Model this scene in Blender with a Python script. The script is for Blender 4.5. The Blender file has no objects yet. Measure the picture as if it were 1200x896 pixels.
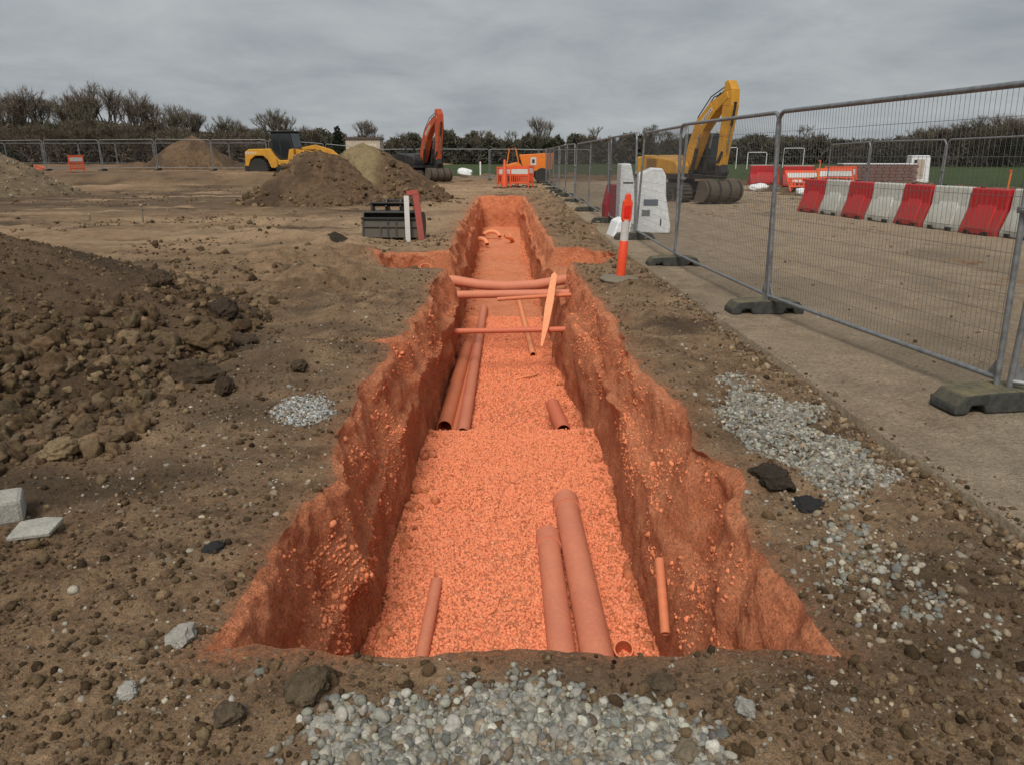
import bpy, math, random
import numpy as np
from mathutils import Vector, Matrix
random.seed(7); RNG = np.random.default_rng(7)
PI = math.pi
scene = bpy.context.scene
COL = scene.collection

# ------------------------------------------------------------------ noise
def _hash(ix, iy, iz, seed):
    with np.errstate(over='ignore'):
        n = (ix.astype(np.int64)*374761393 + iy.astype(np.int64)*668265263 + iz.astype(np.int64)*2147483647 + seed*1274126177) & 0xffffffff
        n = ((n ^ (n >> 13))*1274126177) & 0xffffffff
        n = (n ^ (n >> 16)) & 0xffffffff
    return n.astype(np.float64)/4294967295.0*2-1
def vnoise(x, y, z=None, seed=0):
    x = np.asarray(x, float); y = np.asarray(y, float)
    z = np.zeros_like(x) if z is None else np.asarray(z, float)
    x, y, z = np.broadcast_arrays(x, y, z)
    ix, iy, iz = np.floor(x).astype(np.int64), np.floor(y).astype(np.int64), np.floor(z).astype(np.int64)
    fx, fy, fz = x-ix, y-iy, z-iz
    s = lambda t: t*t*t*(t*(t*6-15)+10)
    fx, fy, fz = s(fx), s(fy), s(fz)
    r = 0
    for dz in (0, 1):
        wz = fz if dz else 1-fz
        for dy in (0, 1):
            wy = fy if dy else 1-fy
            a = _hash(ix, iy+dy, iz+dz, seed); b = _hash(ix+1, iy+dy, iz+dz, seed)
            r = r + (a+(b-a)*fx)*wy*wz
    return r
def fbm(x, y, z=None, oct=4, seed=0, gain=.5):
    t = 0; a = 1; f = 1; n = 0
    for i in range(oct):
        t = t + a*vnoise(np.asarray(x)*f+i*17.3, np.asarray(y)*f-i*9.1, None if z is None else np.asarray(z)*f, seed+i)
        n += a; a *= gain; f *= 2.03
    return t/n
def sstep(a, b, x):
    t = np.clip((np.asarray(x, float)-a)/(b-a), 0, 1); return t*t*(3-2*t)

# ------------------------------------------------------------------ mesh helpers
class MB:
    def __init__(s): s.v = []; s.f = []
    def add(s, vs, fs):
        o = len(s.v); s.v += [tuple(v) for v in vs]; s.f += [tuple(i+o for i in f) for f in fs]; return s
    def box(s, c, d, rot=None, taper=(1, 1)):
        x, y, z = d[0]/2, d[1]/2, d[2]/2
        vs = [Vector((sx*x*(taper[0] if sz > 0 else 1), sy*y*(taper[1] if sz > 0 else 1), sz*z)) for sz in (-1, 1) for sy in (-1, 1) for sx in (-1, 1)]
        if rot: vs = [rot @ v for v in vs]
        return s.add([v+Vector(c) for v in vs], [(0, 2, 3, 1), (4, 5, 7, 6), (0, 1, 5, 4), (2, 6, 7, 3), (0, 4, 6, 2), (1, 3, 7, 5)])
    def prism(s, pts, w0, w1, plane='xz'):
        n = len(pts)
        def P(p, w): return (p[0], w, p[1]) if plane == 'xz' else ((w, p[0], p[1]) if plane == 'yz' else (p[0], p[1], w))
        return s.add([P(p, w0) for p in pts]+[P(p, w1) for p in pts],
                     [tuple(range(n))[::-1], tuple(range(n, 2*n))]+[(i, (i+1) % n, n+(i+1) % n, n+i) for i in range(n)])
    def tube(s, path, r, n=8, caps=True, closed=False):
        path = [Vector(p) for p in path]; m = len(path)
        rs = r if isinstance(r, (list, tuple)) else [r]*m
        up = None; rings = []
        for i, p in enumerate(path):
            if closed: t = path[(i+1) % m]-path[i-1]
            else: t = path[min(i+1, m-1)]-path[max(i-1, 0)]
            t.normalize()
            if up is None: up = Vector((0, 0, 1)) if abs(t.z) < .9 else Vector((1, 0, 0))
            a = t.cross(up)
            if a.length < 1e-4: a = t.cross(Vector((0, 1, .1)))
            a.normalize(); b = a.cross(t); up = b
            rings.append([p+(a*math.cos(2*PI*k/n)+b*math.sin(2*PI*k/n))*rs[i] for k in range(n)])
        vs = [v for rg in rings for v in rg]; fs = []
        for i in range(m if closed else m-1):
            j = (i+1) % m
            for k in range(n):
                fs.append((i*n+k, i*n+(k+1) % n, j*n+(k+1) % n, j*n+k))
        if caps and not closed: fs += [tuple(range(n))[::-1], tuple(range((m-1)*n, m*n))]
        return s.add(vs, fs)
    def pipe(s, path, r, t=.012, n=20):
        """hollow pipe with open ends"""
        path = [Vector(p) for p in path]
        s.tube(path, r, n, caps=False); o = len(s.v)
        s.tube(path, r-t, n, caps=False)
        m = len(path); a = o-m*n
        for e in (0, (m-1)*n):
            s.f += [(a+e+k, a+e+(k+1) % n, o+e+(k+1) % n, o+e+k) for k in range(n)]
        return s
    def lathe(s, prof, c=(0, 0, 0), n=20, axis='z'):
        m = len(prof); vs = []
        for r, h in prof:
            for k in range(n):
                a = 2*PI*k/n; p = (r*math.cos(a), r*math.sin(a), h)
                if axis == 'x': p = (h, p[0], p[1])
                if axis == 'y': p = (p[0], h, p[1])
                vs.append((p[0]+c[0], p[1]+c[1], p[2]+c[2]))
        fs = [(i*n+k, i*n+(k+1) % n, (i+1)*n+(k+1) % n, (i+1)*n+k) for i in range(m-1) for k in range(n)]
        if prof[0][0] > 1e-5: fs.append(tuple(range(n))[::-1])
        if prof[-1][0] > 1e-5: fs.append(tuple(range((m-1)*n, m*n)))
        return s.add(vs, fs)
    def build(s, name, mat, parent=None, loc=(0, 0, 0), rot=(0, 0, 0), bev=0, smooth=False, seg=2):
        me = bpy.data.meshes.new(name); me.from_pydata([tuple(v) for v in s.v], [], s.f); me.update()
        return link(name, me, mat, parent, loc, rot, bev, smooth, seg)
def link(name, me, mat, parent=None, loc=(0, 0, 0), rot=(0, 0, 0), bev=0, smooth=False, seg=2):
    import bmesh
    if len(me.polygons) < 20000:
        b = bmesh.new(); b.from_mesh(me); bmesh.ops.recalc_face_normals(b, faces=b.faces); b.to_mesh(me); b.free()
    me.materials.append(mat)
    if smooth:
        me.polygons.foreach_set('use_smooth', [True]*len(me.polygons))
        if smooth == 'auto': me.set_sharp_from_angle(angle=math.radians(38))
    o = bpy.data.objects.new(name, me); COL.objects.link(o); o.parent = parent; o.location = loc; o.rotation_euler = rot
    if bev:
        m = o.modifiers.new('bevel', 'BEVEL'); m.width = bev; m.segments = seg; m.limit_method = 'ANGLE'; m.angle_limit = math.radians(35)
    return o
def npmesh(name, v, f, mat, smooth=True, colors=None, parent=None):
    """v (N,3) array, f (M,k) array"""
    me = bpy.data.meshes.new(name)
    k = f.shape[1]
    me.vertices.add(len(v)); me.vertices.foreach_set('co', v.astype(np.float32).ravel())
    me.loops.add(f.size); me.loops.foreach_set('vertex_index', f.astype(np.int32).ravel())
    me.polygons.add(len(f)); me.polygons.foreach_set('loop_start', np.arange(0, f.size, k, dtype=np.int32))
    me.update(calc_edges=True)
    if smooth: me.polygons.foreach_set('use_smooth', np.ones(len(f), bool))
    if colors is not None:
        a = me.attributes.new('tint', 'FLOAT_COLOR', 'POINT')
        c = np.ones((len(v), 4), np.float32); c[:, :3] = colors; a.data.foreach_set('color', c.ravel())
    me.materials.append(mat)
    o = bpy.data.objects.new(name, me); COL.objects.link(o); o.parent = parent
    return o
def grid_faces(nr, nc, off=0, flip=False):
    i = np.arange(nr-1)[:, None]*nc+np.arange(nc-1)[None, :]+off
    f = np.stack([i, i+1, i+nc+1, i+nc], -1).reshape(-1, 4)
    return f[:, ::-1] if flip else f
def tag(o, label=None, cat=None, group=None, kind=None):
    if label: o['label'] = label
    if cat: o['category'] = cat
    if group: o['group'] = group
    if kind: o['kind'] = kind
    return o
def empty(name, loc, label, cat, rz=0, group=None, rot=None, scale=None):
    o = bpy.data.objects.new(name, None); COL.objects.link(o); o.location = loc; o.rotation_euler = rot or (0, 0, rz)
    o.empty_display_size = .3
    if scale: o.scale = scale
    return tag(o, label, cat, group)
def copy_tree(o, parent=None):
    c = o.copy(); COL.objects.link(c); c.parent = parent
    for ch in list(o.children): copy_tree(ch, c)
    return c

# ------------------------------------------------------------------ materials
class NT:
    def __init__(s, name):
        s.m = bpy.data.materials.new(name); s.m.use_nodes = True; s.t = s.m.node_tree; s.n = s.t.nodes
        s.b = s.n['Principled BSDF']; s.tc = s.n.new('ShaderNodeTexCoord').outputs['Object']
    def L(s, a, b): s.t.links.new(a, b)
    def noise(s, scale, detail=4, rough=.55, vec=None, dist=0):
        n = s.n.new('ShaderNodeTexNoise'); n.inputs['Scale'].default_value = scale; n.inputs['Detail'].default_value = detail
        n.inputs['Roughness'].default_value = rough; n.inputs['Distortion'].default_value = dist; s.L(vec or s.tc, n.inputs['Vector']); return n.outputs['Fac']
    def vor(s, scale, out='Distance', feat='F1'):
        n = s.n.new('ShaderNodeTexVoronoi'); n.feature = feat; n.inputs['Scale'].default_value = scale; s.L(s.tc, n.inputs['Vector']); return n.outputs[out]
    def ramp(s, fac, stops):
        n = s.n.new('ShaderNodeValToRGB'); e = n.color_ramp.elements
        while len(e) < len(stops): e.new(.5)
        for i, (p, c) in enumerate(stops):
            e[i].position = p; e[i].color = (c[0], c[1], c[2], 1) if not isinstance(c, (int, float)) else (c, c, c, 1)
        s.L(fac, n.inputs[0]); return n.outputs[0]
    def mix(s, fac, a, b, mode='MIX'):
        n = s.n.new('ShaderNodeMix'); n.data_type = 'RGBA'; n.blend_type = mode
        for v, i in ((fac, 0), (a, 6), (b, 7)):
            if isinstance(v, (int, float)): n.inputs[i].default_value = v if i == 0 else (v, v, v, 1)
            elif isinstance(v, tuple): n.inputs[i].default_value = (*v, 1)
            else: s.L(v, n.inputs[i])
        return n.outputs[2]
    def math(s, op, a, b=0):
        n = s.n.new('ShaderNodeMath'); n.operation = op
        for v, i in ((a, 0), (b, 1)):
            if isinstance(v, (int, float)): n.inputs[i].default_value = v
            else: s.L(v, n.inputs[i])
        return n.outputs[0]
    def bump(s, h, dist, strength=1, prev=None):
        n = s.n.new('ShaderNodeBump'); n.inputs['Distance'].default_value = dist; n.inputs['Strength'].default_value = strength
        s.L(h, n.inputs['Height'])
        if prev: s.L(prev, n.inputs['Normal'])
        return n.outputs[0]
    def attr(s, name, out='Color'):
        n = s.n.new('ShaderNodeAttribute'); n.attribute_name = name; return n.outputs[out]
    def sep(s, c):
        n = s.n.new('ShaderNodeSeparateColor'); s.L(c, n.inputs[0]); return n.outputs
    def done(s, col=None, rough=.9, normal=None, metal=0, spec=.3):
        if col is not None:
            if isinstance(col, tuple): s.b.inputs['Base Color'].default_value = (*col, 1)
            else: s.L(col, s.b.inputs['Base Color'])
        if isinstance(rough, (int, float)): s.b.inputs['Roughness'].default_value = rough
        else: s.L(rough, s.b.inputs['Roughness'])
        s.b.inputs['Metallic'].default_value = metal; s.b.inputs['Specular IOR Level'].default_value = spec
        if normal: s.L(normal, s.b.inputs['Normal'])
        return s.m
def soil_mat(name, dark, mid, light, stone, sc=1.0, tint=False, tan=(.45, .305, .182), orange=(.55, .20, .09), wetc=(.035, .026, .018), pebble=True, bumpk=1.0):
    n = NT(name)
    big = n.noise(.55*sc, 5, .6); midn = n.noise(5*sc, 6, .65); fine = n.noise(55*sc, 5, .7)
    base = n.ramp(midn, [(.32, dark), (.5, mid), (.68, light)])
    base = n.mix(n.ramp(big, [(.38, 0), (.62, 1)]), base, n.mix(.55, base, light))
    base = n.mix(1, base, n.ramp(fine, [(.25, .5), (.5, .95), (.8, 1.5)]), 'MULTIPLY')
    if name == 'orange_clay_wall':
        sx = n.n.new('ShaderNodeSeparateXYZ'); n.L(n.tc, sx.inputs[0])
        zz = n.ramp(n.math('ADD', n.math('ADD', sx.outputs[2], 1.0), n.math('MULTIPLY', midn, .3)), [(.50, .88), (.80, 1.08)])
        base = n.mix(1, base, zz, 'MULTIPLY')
    if tint:
        a = n.sep(n.attr('tint'))
        tn = n.math('MULTIPLY', a[0], n.ramp(midn, [(.3, .5), (.6, 1)]))
        tc = n.mix(1, tan, n.ramp(fine, [(.25, .65), (.5, 1), (.8, 1.3)]), 'MULTIPLY')
        base = n.mix(tn, base, tc)
        base = n.mix(n.math('MULTIPLY', a[1], n.ramp(midn, [(.35, .6), (.65, 1)])), base, wetc)
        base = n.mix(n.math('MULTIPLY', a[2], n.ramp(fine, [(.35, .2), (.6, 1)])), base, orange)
    v = n.vor(60*sc); vc = n.sep(n.vor(60*sc, 'Color'))
    mask = n.math('MULTIPLY', n.ramp(v, [(.28, 1), (.42, 0)]), n.ramp(vc[0], [(.72, 0), (.76, 1)]))
    mask = n.math('MULTIPLY', mask, n.ramp(n.noise(1.7*sc, 3), [(.45, 0.1), (.6, 1)]))
    if pebble: base = n.mix(mask, base, n.mix(n.math('MULTIPLY', vc[1], .8), stone, mid))
    h = n.math('ADD', n.math('MULTIPLY', midn, 1.6), n.math('MULTIPLY', fine, .55))
    if pebble: h = n.math('ADD', h, n.math('MULTIPLY', mask, .35))
    nm = n.bump(h, .05/sc*bumpk, .9)
    nm = n.bump(n.noise(160*sc, 3, .7), .008*bumpk/sc, .8, nm)
    return n.done(base, n.ramp(midn, [(.3, .75), (.6, .97)]), nm, spec=.25)
def stone_mat(name, mul=1.0):
    n = NT(name); c = n.attr('tint')
    f = n.noise(90, 4, .7)
    col = n.mix(1, c, n.ramp(f, [(.3, .65), (.55, 1.0), (.75, 1.25)]), 'MULTIPLY')
    return n.done(col, .85, n.bump(f, .003, .7), spec=.3)
def paint(name, col, rough=.45, dirt=.5, dirtc=(.09, .07, .05), scale=3, metal=0, streak=True):
    n = NT(name)
    a = n.noise(scale, 6, .7); b = n.noise(scale*7, 4, .7)
    c = n.mix(1, col, n.ramp(b, [(.3, .8), (.7, 1.12)]), 'MULTIPLY')
    m = n.math('MULTIPLY', n.ramp(a, [(.42, 0), (.68, 1)]), n.ramp(b, [(.3, .4), (.6, 1)]))
    # more dirt low down on the object
    sx = n.n.new('ShaderNodeSeparateXYZ'); n.L(n.tc, sx.inputs[0])
    low = n.ramp(n.math('ADD', sx.outputs[2], n.math('MULTIPLY', a, .4)), [(.2, .85), (.75, 0)])
    m = n.math('MINIMUM', n.math('ADD', n.math('MULTIPLY', m, dirt), n.math('MULTIPLY', low, dirt)), .92)
    c = n.mix(m, c, dirtc)
    return n.done(c, n.mix(m, rough, .9), n.bump(b, .002, .4), metal, .4)

DK, MD, LT = (.110, .064, .033), (.250, .155, .085), (.385, .255, .148)
M = {}
M['soil'] = soil_mat('mud_soil', DK, MD, LT, (.30, .27, .22), tint=True)
M['road'] = soil_mat('haul_road_tan', (.27, .195, .125), (.38, .285, .188), (.47, .36, .245), (.38, .34, .28), .8, tint=True, tan=(.44, .37, .265))
M['heap'] = soil_mat('heap_soil', (.068, .040, .022), (.145, .088, .048), (.235, .152, .086), (.22, .19, .15), 1.1, tint=True, tan=(.33, .25, .13), bumpk=1.3)
M['heapgravel'] = soil_mat('gravelly_heap', (.15, .105, .06), (.27, .195, .115), (.38, .285, .175), (.4, .36, .3), .5, bumpk=1.5)
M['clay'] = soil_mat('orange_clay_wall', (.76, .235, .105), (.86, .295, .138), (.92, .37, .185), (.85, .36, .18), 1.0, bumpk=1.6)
M['clayfloor'] = soil_mat('orange_gravel_bed', (.70, .20, .08), (.88, .29, .13), (.93, .38, .20), (.9, .45, .26), 1.0)
M['stone'] = stone_mat('stone')
M['heapdark'] = soil_mat('wet_dark_soil', (.022, .017, .012), (.042, .032, .022), (.075, .057, .038), (.1, .09, .07), 2.0, bumpk=1.3)
n = NT('soil_clod'); c = n.attr('tint'); f = n.noise(22, 6, .75); f2 = n.noise(120, 3, .7)
M['clod'] = n.done(n.mix(1, c, n.ramp(f, [(.3, .5), (.5, .95), (.72, 1.35)]), 'MULTIPLY'), .95, n.bump(n.math('ADD', f, n.math('MULTIPLY', f2, .3)), .03, 1), spec=.15)
M['grass'] = soil_mat('grass', (.018, .030, .008), (.040, .068, .016), (.075, .105, .03), (.1, .1, .05), .5, pebble=False)

# ------------------------------------------------------------------ terrain functions
LR = [(2.0, -.97), (2.4, -.94), (2.75, -.98), (3.1, -.985), (3.35, -.89), (3.6, -.97), (4.3, -1.0), (5.0, -1.04), (5.5, -.96), (5.95, -1.02), (6.1, -1.17), (6.3, -.98), (7.1, -1.0), (8.0, -.93), (8.6, -.97), (10.2, -.96), (12.3, -1.06), (13.8, -1.10), (17, -1.20), (22.9, -1.27), (30.2, -1.33)]
RR = [(2.0, 1.035), (2.3, 1.05), (2.7, 1.01), (3.0, 1.06), (3.3, 1.09), (3.75, 1.0), (4.3, 1.06), (4.9, 1.01), (5.6, .94), (6.3, .98), (7.3, .99), (8.8, .92), (10.3, .85), (12.5, .76), (15.3, .71), (22.9, .62), (30.2, .43)]
Y0, Y1 = 2.0, 30.0
def warpY(x, y):
    w = .035*vnoise(x*2.3+5, x*0, seed=31)+.018*vnoise(x*8.0, x*0, seed=32)
    return y + w*np.exp(-((y-Y0)/.35)**2) + .12*vnoise(x*2, x*0, seed=33)*np.exp(-((y-Y1)/1.0)**2)
def arm(y, yc, hw):
    return np.clip(1-np.abs((y-yc)/hw), 0, 1)**.30
def rimL(y):
    b = np.interp(y, [p[0] for p in LR], [p[1] for p in LR])
    b = b + .030*vnoise(y*3.1, y*0, seed=41) + .012*vnoise(y*11, y*0, seed=42)
    return b - arm(y, 11.4, 1.12)*1.12
def rimR(y):
    b = np.interp(y, [p[0] for p in RR], [p[1] for p in RR])
    b = b + .030*vnoise(y*2.7, y*0, seed=43) + .012*vnoise(y*10, y*0, seed=44)
    return b + arm(y, 11.8, 1.12)*.85
def xe(y):   # edge of the compacted haul road
    return np.interp(y, [-5, 2.7, 4.2, 8.3, 11, 20, 45], [2.2, 2.12, 2.05, 1.92, 1.80, 1.75, 1.6]) + .012*vnoise(y*1.2, y*0, seed=51)+.006*vnoise(y*6, y*0, seed=52)
TRACKS = [(10.5, -.10, .012), (13.5, .05, -.010), (16.0, -.18, .004), (19.5, .10, .006), (8.2, -.35, .01)]
def tracks(x, y):
    g = 0
    for y0, sl, cv in TRACKS:
        d = y-(y0+sl*x+cv*x*x+.25*vnoise(x*.35, x*0+y0, seed=19))
        for o_ in (-.85, .85): g = g + np.exp(-((d-o_)/.17)**2)
    return g*sstep(-1.5, -2.6, x)*(.55+.6*np.clip(fbm(x*.6, y*.6, oct=2, seed=18)+.3, 0, 1))
BUMPS = [(-1.75, 5.6, .5, .35, .09), (-2.3, 8.6, .8, .35, .14), (-1.9, 9.6, .6, .3, .12), (-2.9, 9.9, .8, .4, .13), (-3.4, 11.2, .9, .4, .12), (-1.7, 7.4, .35, .4, .08),
         (-2.4, 11.5, .7, .35, .13), (-3.1, 12.9, .6, .3, .18), (-1.45, 6.8, .3, .5, .06), (-4.4, 14.5, 1.2, .5, .12), (-5.5, 17, 1.5, .5, .14), (-3.6, 18.5, .9, .4, .1),
         (1.35, 7.2, .2, .5, .07), (1.45, 8.6, .25, .5, .09), (1.3, 13.5, .3, .9, .08), (1.5, 16.5, .35, 1.0, .10), (1.35, 21, .4, 1.4, .14), (1.2, 26, .5, 1.5, .14),
         (-1.2, 2.6, .2, .35, .04), (1.3, 3.3, .2, .3, .05), (1.5, 2.3, .35, .35, .05), (-.55, 1.8, .12, .1, .03), (.7, 1.75, .25, .1, .04), (-1.7, 1.9, .4, .25, .03)]
def H(x, y):
    x = np.asarray(x, float); y = np.asarray(y, float)
    far = sstep(5, 25, y)
    h = .045*fbm(x*.55, y*.55, oct=3, seed=1) + (.030+.03*far)*fbm(x*1.9, y*2.4, oct=3, seed=2)
    h = h + (.022*fbm(x*7.5, y*7.5, oct=3, seed=3, gain=.6) + .007*np.abs(fbm(x*24, y*24, oct=2, seed=4)))*(1+.8*sstep(.1,.5,vnoise(x*1.3,y*1.3,seed=7)))
    # patches of broken, cloddy ground
    rough = sstep(.05, .45, fbm(x*.8+3, y*.5, oct=3, seed=5))
    h = h + rough*(.045*np.abs(fbm(x*4, y*5, oct=4, seed=6, gain=.65)))
    # wheel ruts running across the far left plain
    h = h - .05*sstep(.25, .6, vnoise(x*.12+2, (y+.25*x)*1.1, seed=9))*sstep(10, 16, y)*sstep(-1.5, -4, x)
    tk = tracks(x, y); h = h - .035*tk*(1+.25*np.sin(x*26)) + .012*tk*(1-tk)
    for bx, by, rx, ry, bh in BUMPS:
        d = ((x-bx)/rx)**2+((y-by)/ry)**2
        h = h + bh*np.exp(-d)*(1+.5*vnoise(x*6, y*6, seed=13))
    # far left: dip, then the raised terrace the boundary fence stands on
    lw = sstep(-8, -15, x)
    h = h + lw*(.60*sstep(41, 43.2, y+.7*vnoise(x*.5, x*0, seed=15)) - .28*np.exp(-((y-38.5)/2.2)**2)) + (1-lw)*.02
    h = h + sstep(-8, -13, x)*.25*np.exp(-((y-33+.15*x)/.9)**2)
    return h
HEAPS = []   # (cx, cy, rx, ry, h, seed)
def heapz(x, y, hp):
    cx, cy, rx, ry, h, sd, pw = hp
    x = np.asarray(x, float); y = np.asarray(y, float)
    a = np.arctan2(y-cy, x-cx)
    r = np.hypot((x-cx)/rx, (y-cy)/ry)/(1+.13*vnoise(np.cos(a)*1.6+sd, np.sin(a)*1.6, seed=sd))
    c = h*((1-np.clip(r, 0, 1.3)) - .10*np.exp(-(r/.16)**2))**1 if pw == 1 else h*np.sign(1-r)*np.abs(1-np.clip(r, 0, 1.3))**pw
    k = .09*h*fbm(x*1.7/max(rx, .5)*2, y*1.7/max(ry, .5)*2, oct=5, seed=sd+5, gain=.6) + .022*fbm(x*6, y*6, oct=4, seed=sd+9, gain=.65)
    return c + k*sstep(1.25, .8, r) - .05*sstep(.95, 1.1, r)
def TZ(x, y):
    z = H(x, y)
    for hp in HEAPS: z = np.maximum(z, H(x, y)*.3+heapz(x, y, hp))
    return z

# ------------------------------------------------------------------ ground sheet (one mesh with the excavation left open)
def rows_between(a, b):
    ys = [a]
    while ys[-1] < b:
        y = ys[-1]; st = .0045*max(y, 1.2)+.006
        if 10.2 < y < 13.0: st = .022
        ys.append(min(b, y+st))
    return ys
RY = rows_between(Y0, Y1)
pre = [-60, -25, -10, -5, -3, -2, -1, -.3, .2, .5, .8, 1.0]
nearr = list(np.arange(1.1, Y0-.001, .0125)); 
post = []; y = Y1+.14
while y < 75: post.append(y); y += .0045*y+.006
post += [76, 80, 90, 110, 140, 200, 300, 500, 900, 1800]
front = np.array(pre+nearr+[Y0]); mid = np.array(RY); back = np.array([Y1]+post)
offs = [0]; st = .012
while offs[-1] < 4.5: offs.append(offs[-1]+st); st = .012+.0035*offs[-1]
while offs[-1] < 60: offs.append(offs[-1]+st); st *= 1.035
offs += [80, 130, 250, 600, 1800]
offs = np.array(offs)
VS, FS, TS = [], [], []
def ground_tint(X, Y, Z):
    t = np.zeros((X.size, 3)); X = X.ravel(); Y = Y.ravel()
    tan = .95*sstep(-.35, .35, fbm(X*.25, Y*.55, oct=4, seed=61)+.12)*sstep(8, 14, Y)*sstep(40, 34, Y)*sstep(.2, -2, X)
    tan = tan*(1-.8*sstep(.12, .42, fbm(X*.45+.3*Y, Y*1.9, oct=4, seed=66)))
    tan = tan + .45*sstep(0, .5, fbm(X*.7, Y*.7, oct=3, seed=62))*sstep(9, 6, Y)
    tan = tan + .6*sstep(31, 34, Y)*sstep(44, 40, Y)*sstep(-6, -3, X)
    t[:, 0] = np.clip(tan, 0, 1)
    mb_ = sstep(19, 22, Y)*sstep(36, 33, Y)*sstep(-2.5, -5, X)*sstep(-.6, .05, fbm(X*.3, Y*1.3, oct=4, seed=67))
    t[:, 0] *= 1-.8*mb_
    t[:, 1] = np.clip(.55*mb_+.85*sstep(.15, .55, fbm(X*.5+9, Y*.9, oct=4, seed=63)) + .5*sstep(22, 27, Y)*sstep(-6, -9, X)*sstep(.3, -.2, fbm(X*.2, Y*.8, oct=2, seed=65)), 0, .9)*(1-t[:, 0]*.6)
    t[:, 1] = np.clip(t[:, 1]+.45*np.clip(tracks(X, Y), 0, 1), 0, .9)
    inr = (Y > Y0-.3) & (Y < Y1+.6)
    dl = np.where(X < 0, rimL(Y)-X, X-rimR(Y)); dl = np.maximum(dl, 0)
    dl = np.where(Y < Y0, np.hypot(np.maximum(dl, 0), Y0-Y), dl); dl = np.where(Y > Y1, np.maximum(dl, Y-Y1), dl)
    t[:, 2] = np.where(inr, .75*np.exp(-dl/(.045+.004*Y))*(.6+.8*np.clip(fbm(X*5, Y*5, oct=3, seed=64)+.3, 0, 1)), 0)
    return t
def block(X, Y, flip=False):
    Xw, Yw = X, warpY(X, Y); Z = H(Xw, Yw)
    off = sum(len(v) for v in VS)
    VS.append(np.stack([Xw.ravel(), Yw.ravel(), Z.ravel()], 1)); FS.append(grid_faces(X.shape[0], X.shape[1], off, flip)); TS.append(ground_tint(Xw, Yw, Z))
for ys in (front, mid, back):
    rl, rr = rimL(ys), rimR(ys)
    Y = np.repeat(ys[:, None], len(offs), 1)
    block(rl[:, None]-offs[None, :], Y, True)
    block(rr[:, None]+offs[None, :], Y)
cu = np.linspace(0, 1, 140)
for ys in (front, back):
    rl, rr = rimL(ys), rimR(ys)
    block(rl[:, None]+(rr-rl)[:, None]*cu[None, :], np.repeat(ys[:, None], len(cu), 1))
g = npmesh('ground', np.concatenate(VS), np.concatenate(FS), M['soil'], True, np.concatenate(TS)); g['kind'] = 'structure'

# haul road sheet on the right, 6 cm thick, its broken edge towards the trench
def roadtop(x, y):
    e = sstep(0, .12, x-xe(y))
    trk = 0
    for xx in (3.9, 5.9, 4.6, 6.6): trk = trk + np.exp(-((x-xx-.05*y-.25*np.sin(y*.12+xx))/.17)**2)
    return .055*sstep(30, 12, y)+.022 - trk*(.016+.006*np.sin(y*21)) + .02*fbm(x*.6, y*.6, oct=3, seed=71)+.010*fbm(x*5, y*5, oct=3, seed=72) - .022*sstep(.2, .6, vnoise((x+.05*y)*1.6, y*.12, seed=73))
ys = np.array([-6, -3, -1, 0, .6]+list(rows_between(1.0, 46.0)))
ro = np.concatenate([[-.015, -.005], np.cumsum(np.concatenate([[0], np.geomspace(.012, .35, 110)]))]); ro = ro[ro < 13.0]
X = xe(ys)[:, None]+ro[None, :]; Y = np.repeat(ys[:, None], len(ro), 1)
Z = roadtop(X, Y); Z[:, 0] = -.12; Z[:, -1] = -.15
Z = np.where(Y > 12, np.maximum(Z, H(X, Y)+.006), Z); Z[:, 0] = -.12; Z[-1, :] = -.15; Z[:, -1] = -.15
tt = np.zeros((X.size, 3)); Xr, Yr = X.ravel(), Y.ravel()
tt[:, 0] = np.clip(.7*sstep(0, .5, fbm(Xr*.35, Yr*.35, oct=3, seed=74))*sstep(8, 4, Yr), 0, 1)
trk_ = 0
for xx in (3.9, 5.9, 4.6, 6.6): trk_ = trk_+np.exp(-((Xr-xx-.05*Yr-.25*np.sin(Yr*.12+xx))/.17)**2)
tt[:, 1] = np.clip(.18*trk_*(.6+.6*fbm(Xr*2, Yr*.6, oct=2, seed=77))+.30*sstep(.1, .5, fbm(Xr*.9, Yr*.35, oct=4, seed=75)) , 0, .8)
r = npmesh('haul_road', np.stack([X.ravel(), Y.ravel(), Z.ravel()], 1), grid_faces(*X.shape), M['road'], True, tt); r['kind'] = 'structure'
def GZ(x, y):
    x = np.asarray(x, float); y = np.asarray(y, float)
    return np.where((x > xe(y)) & (x < xe(y)+12), np.maximum(roadtop(x, y), np.where(y > 12, H(x, y)+.006, -1)), TZ(x, y))
def gz(x, y): return float(GZ(np.array([x]), np.array([y]))[0])

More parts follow.
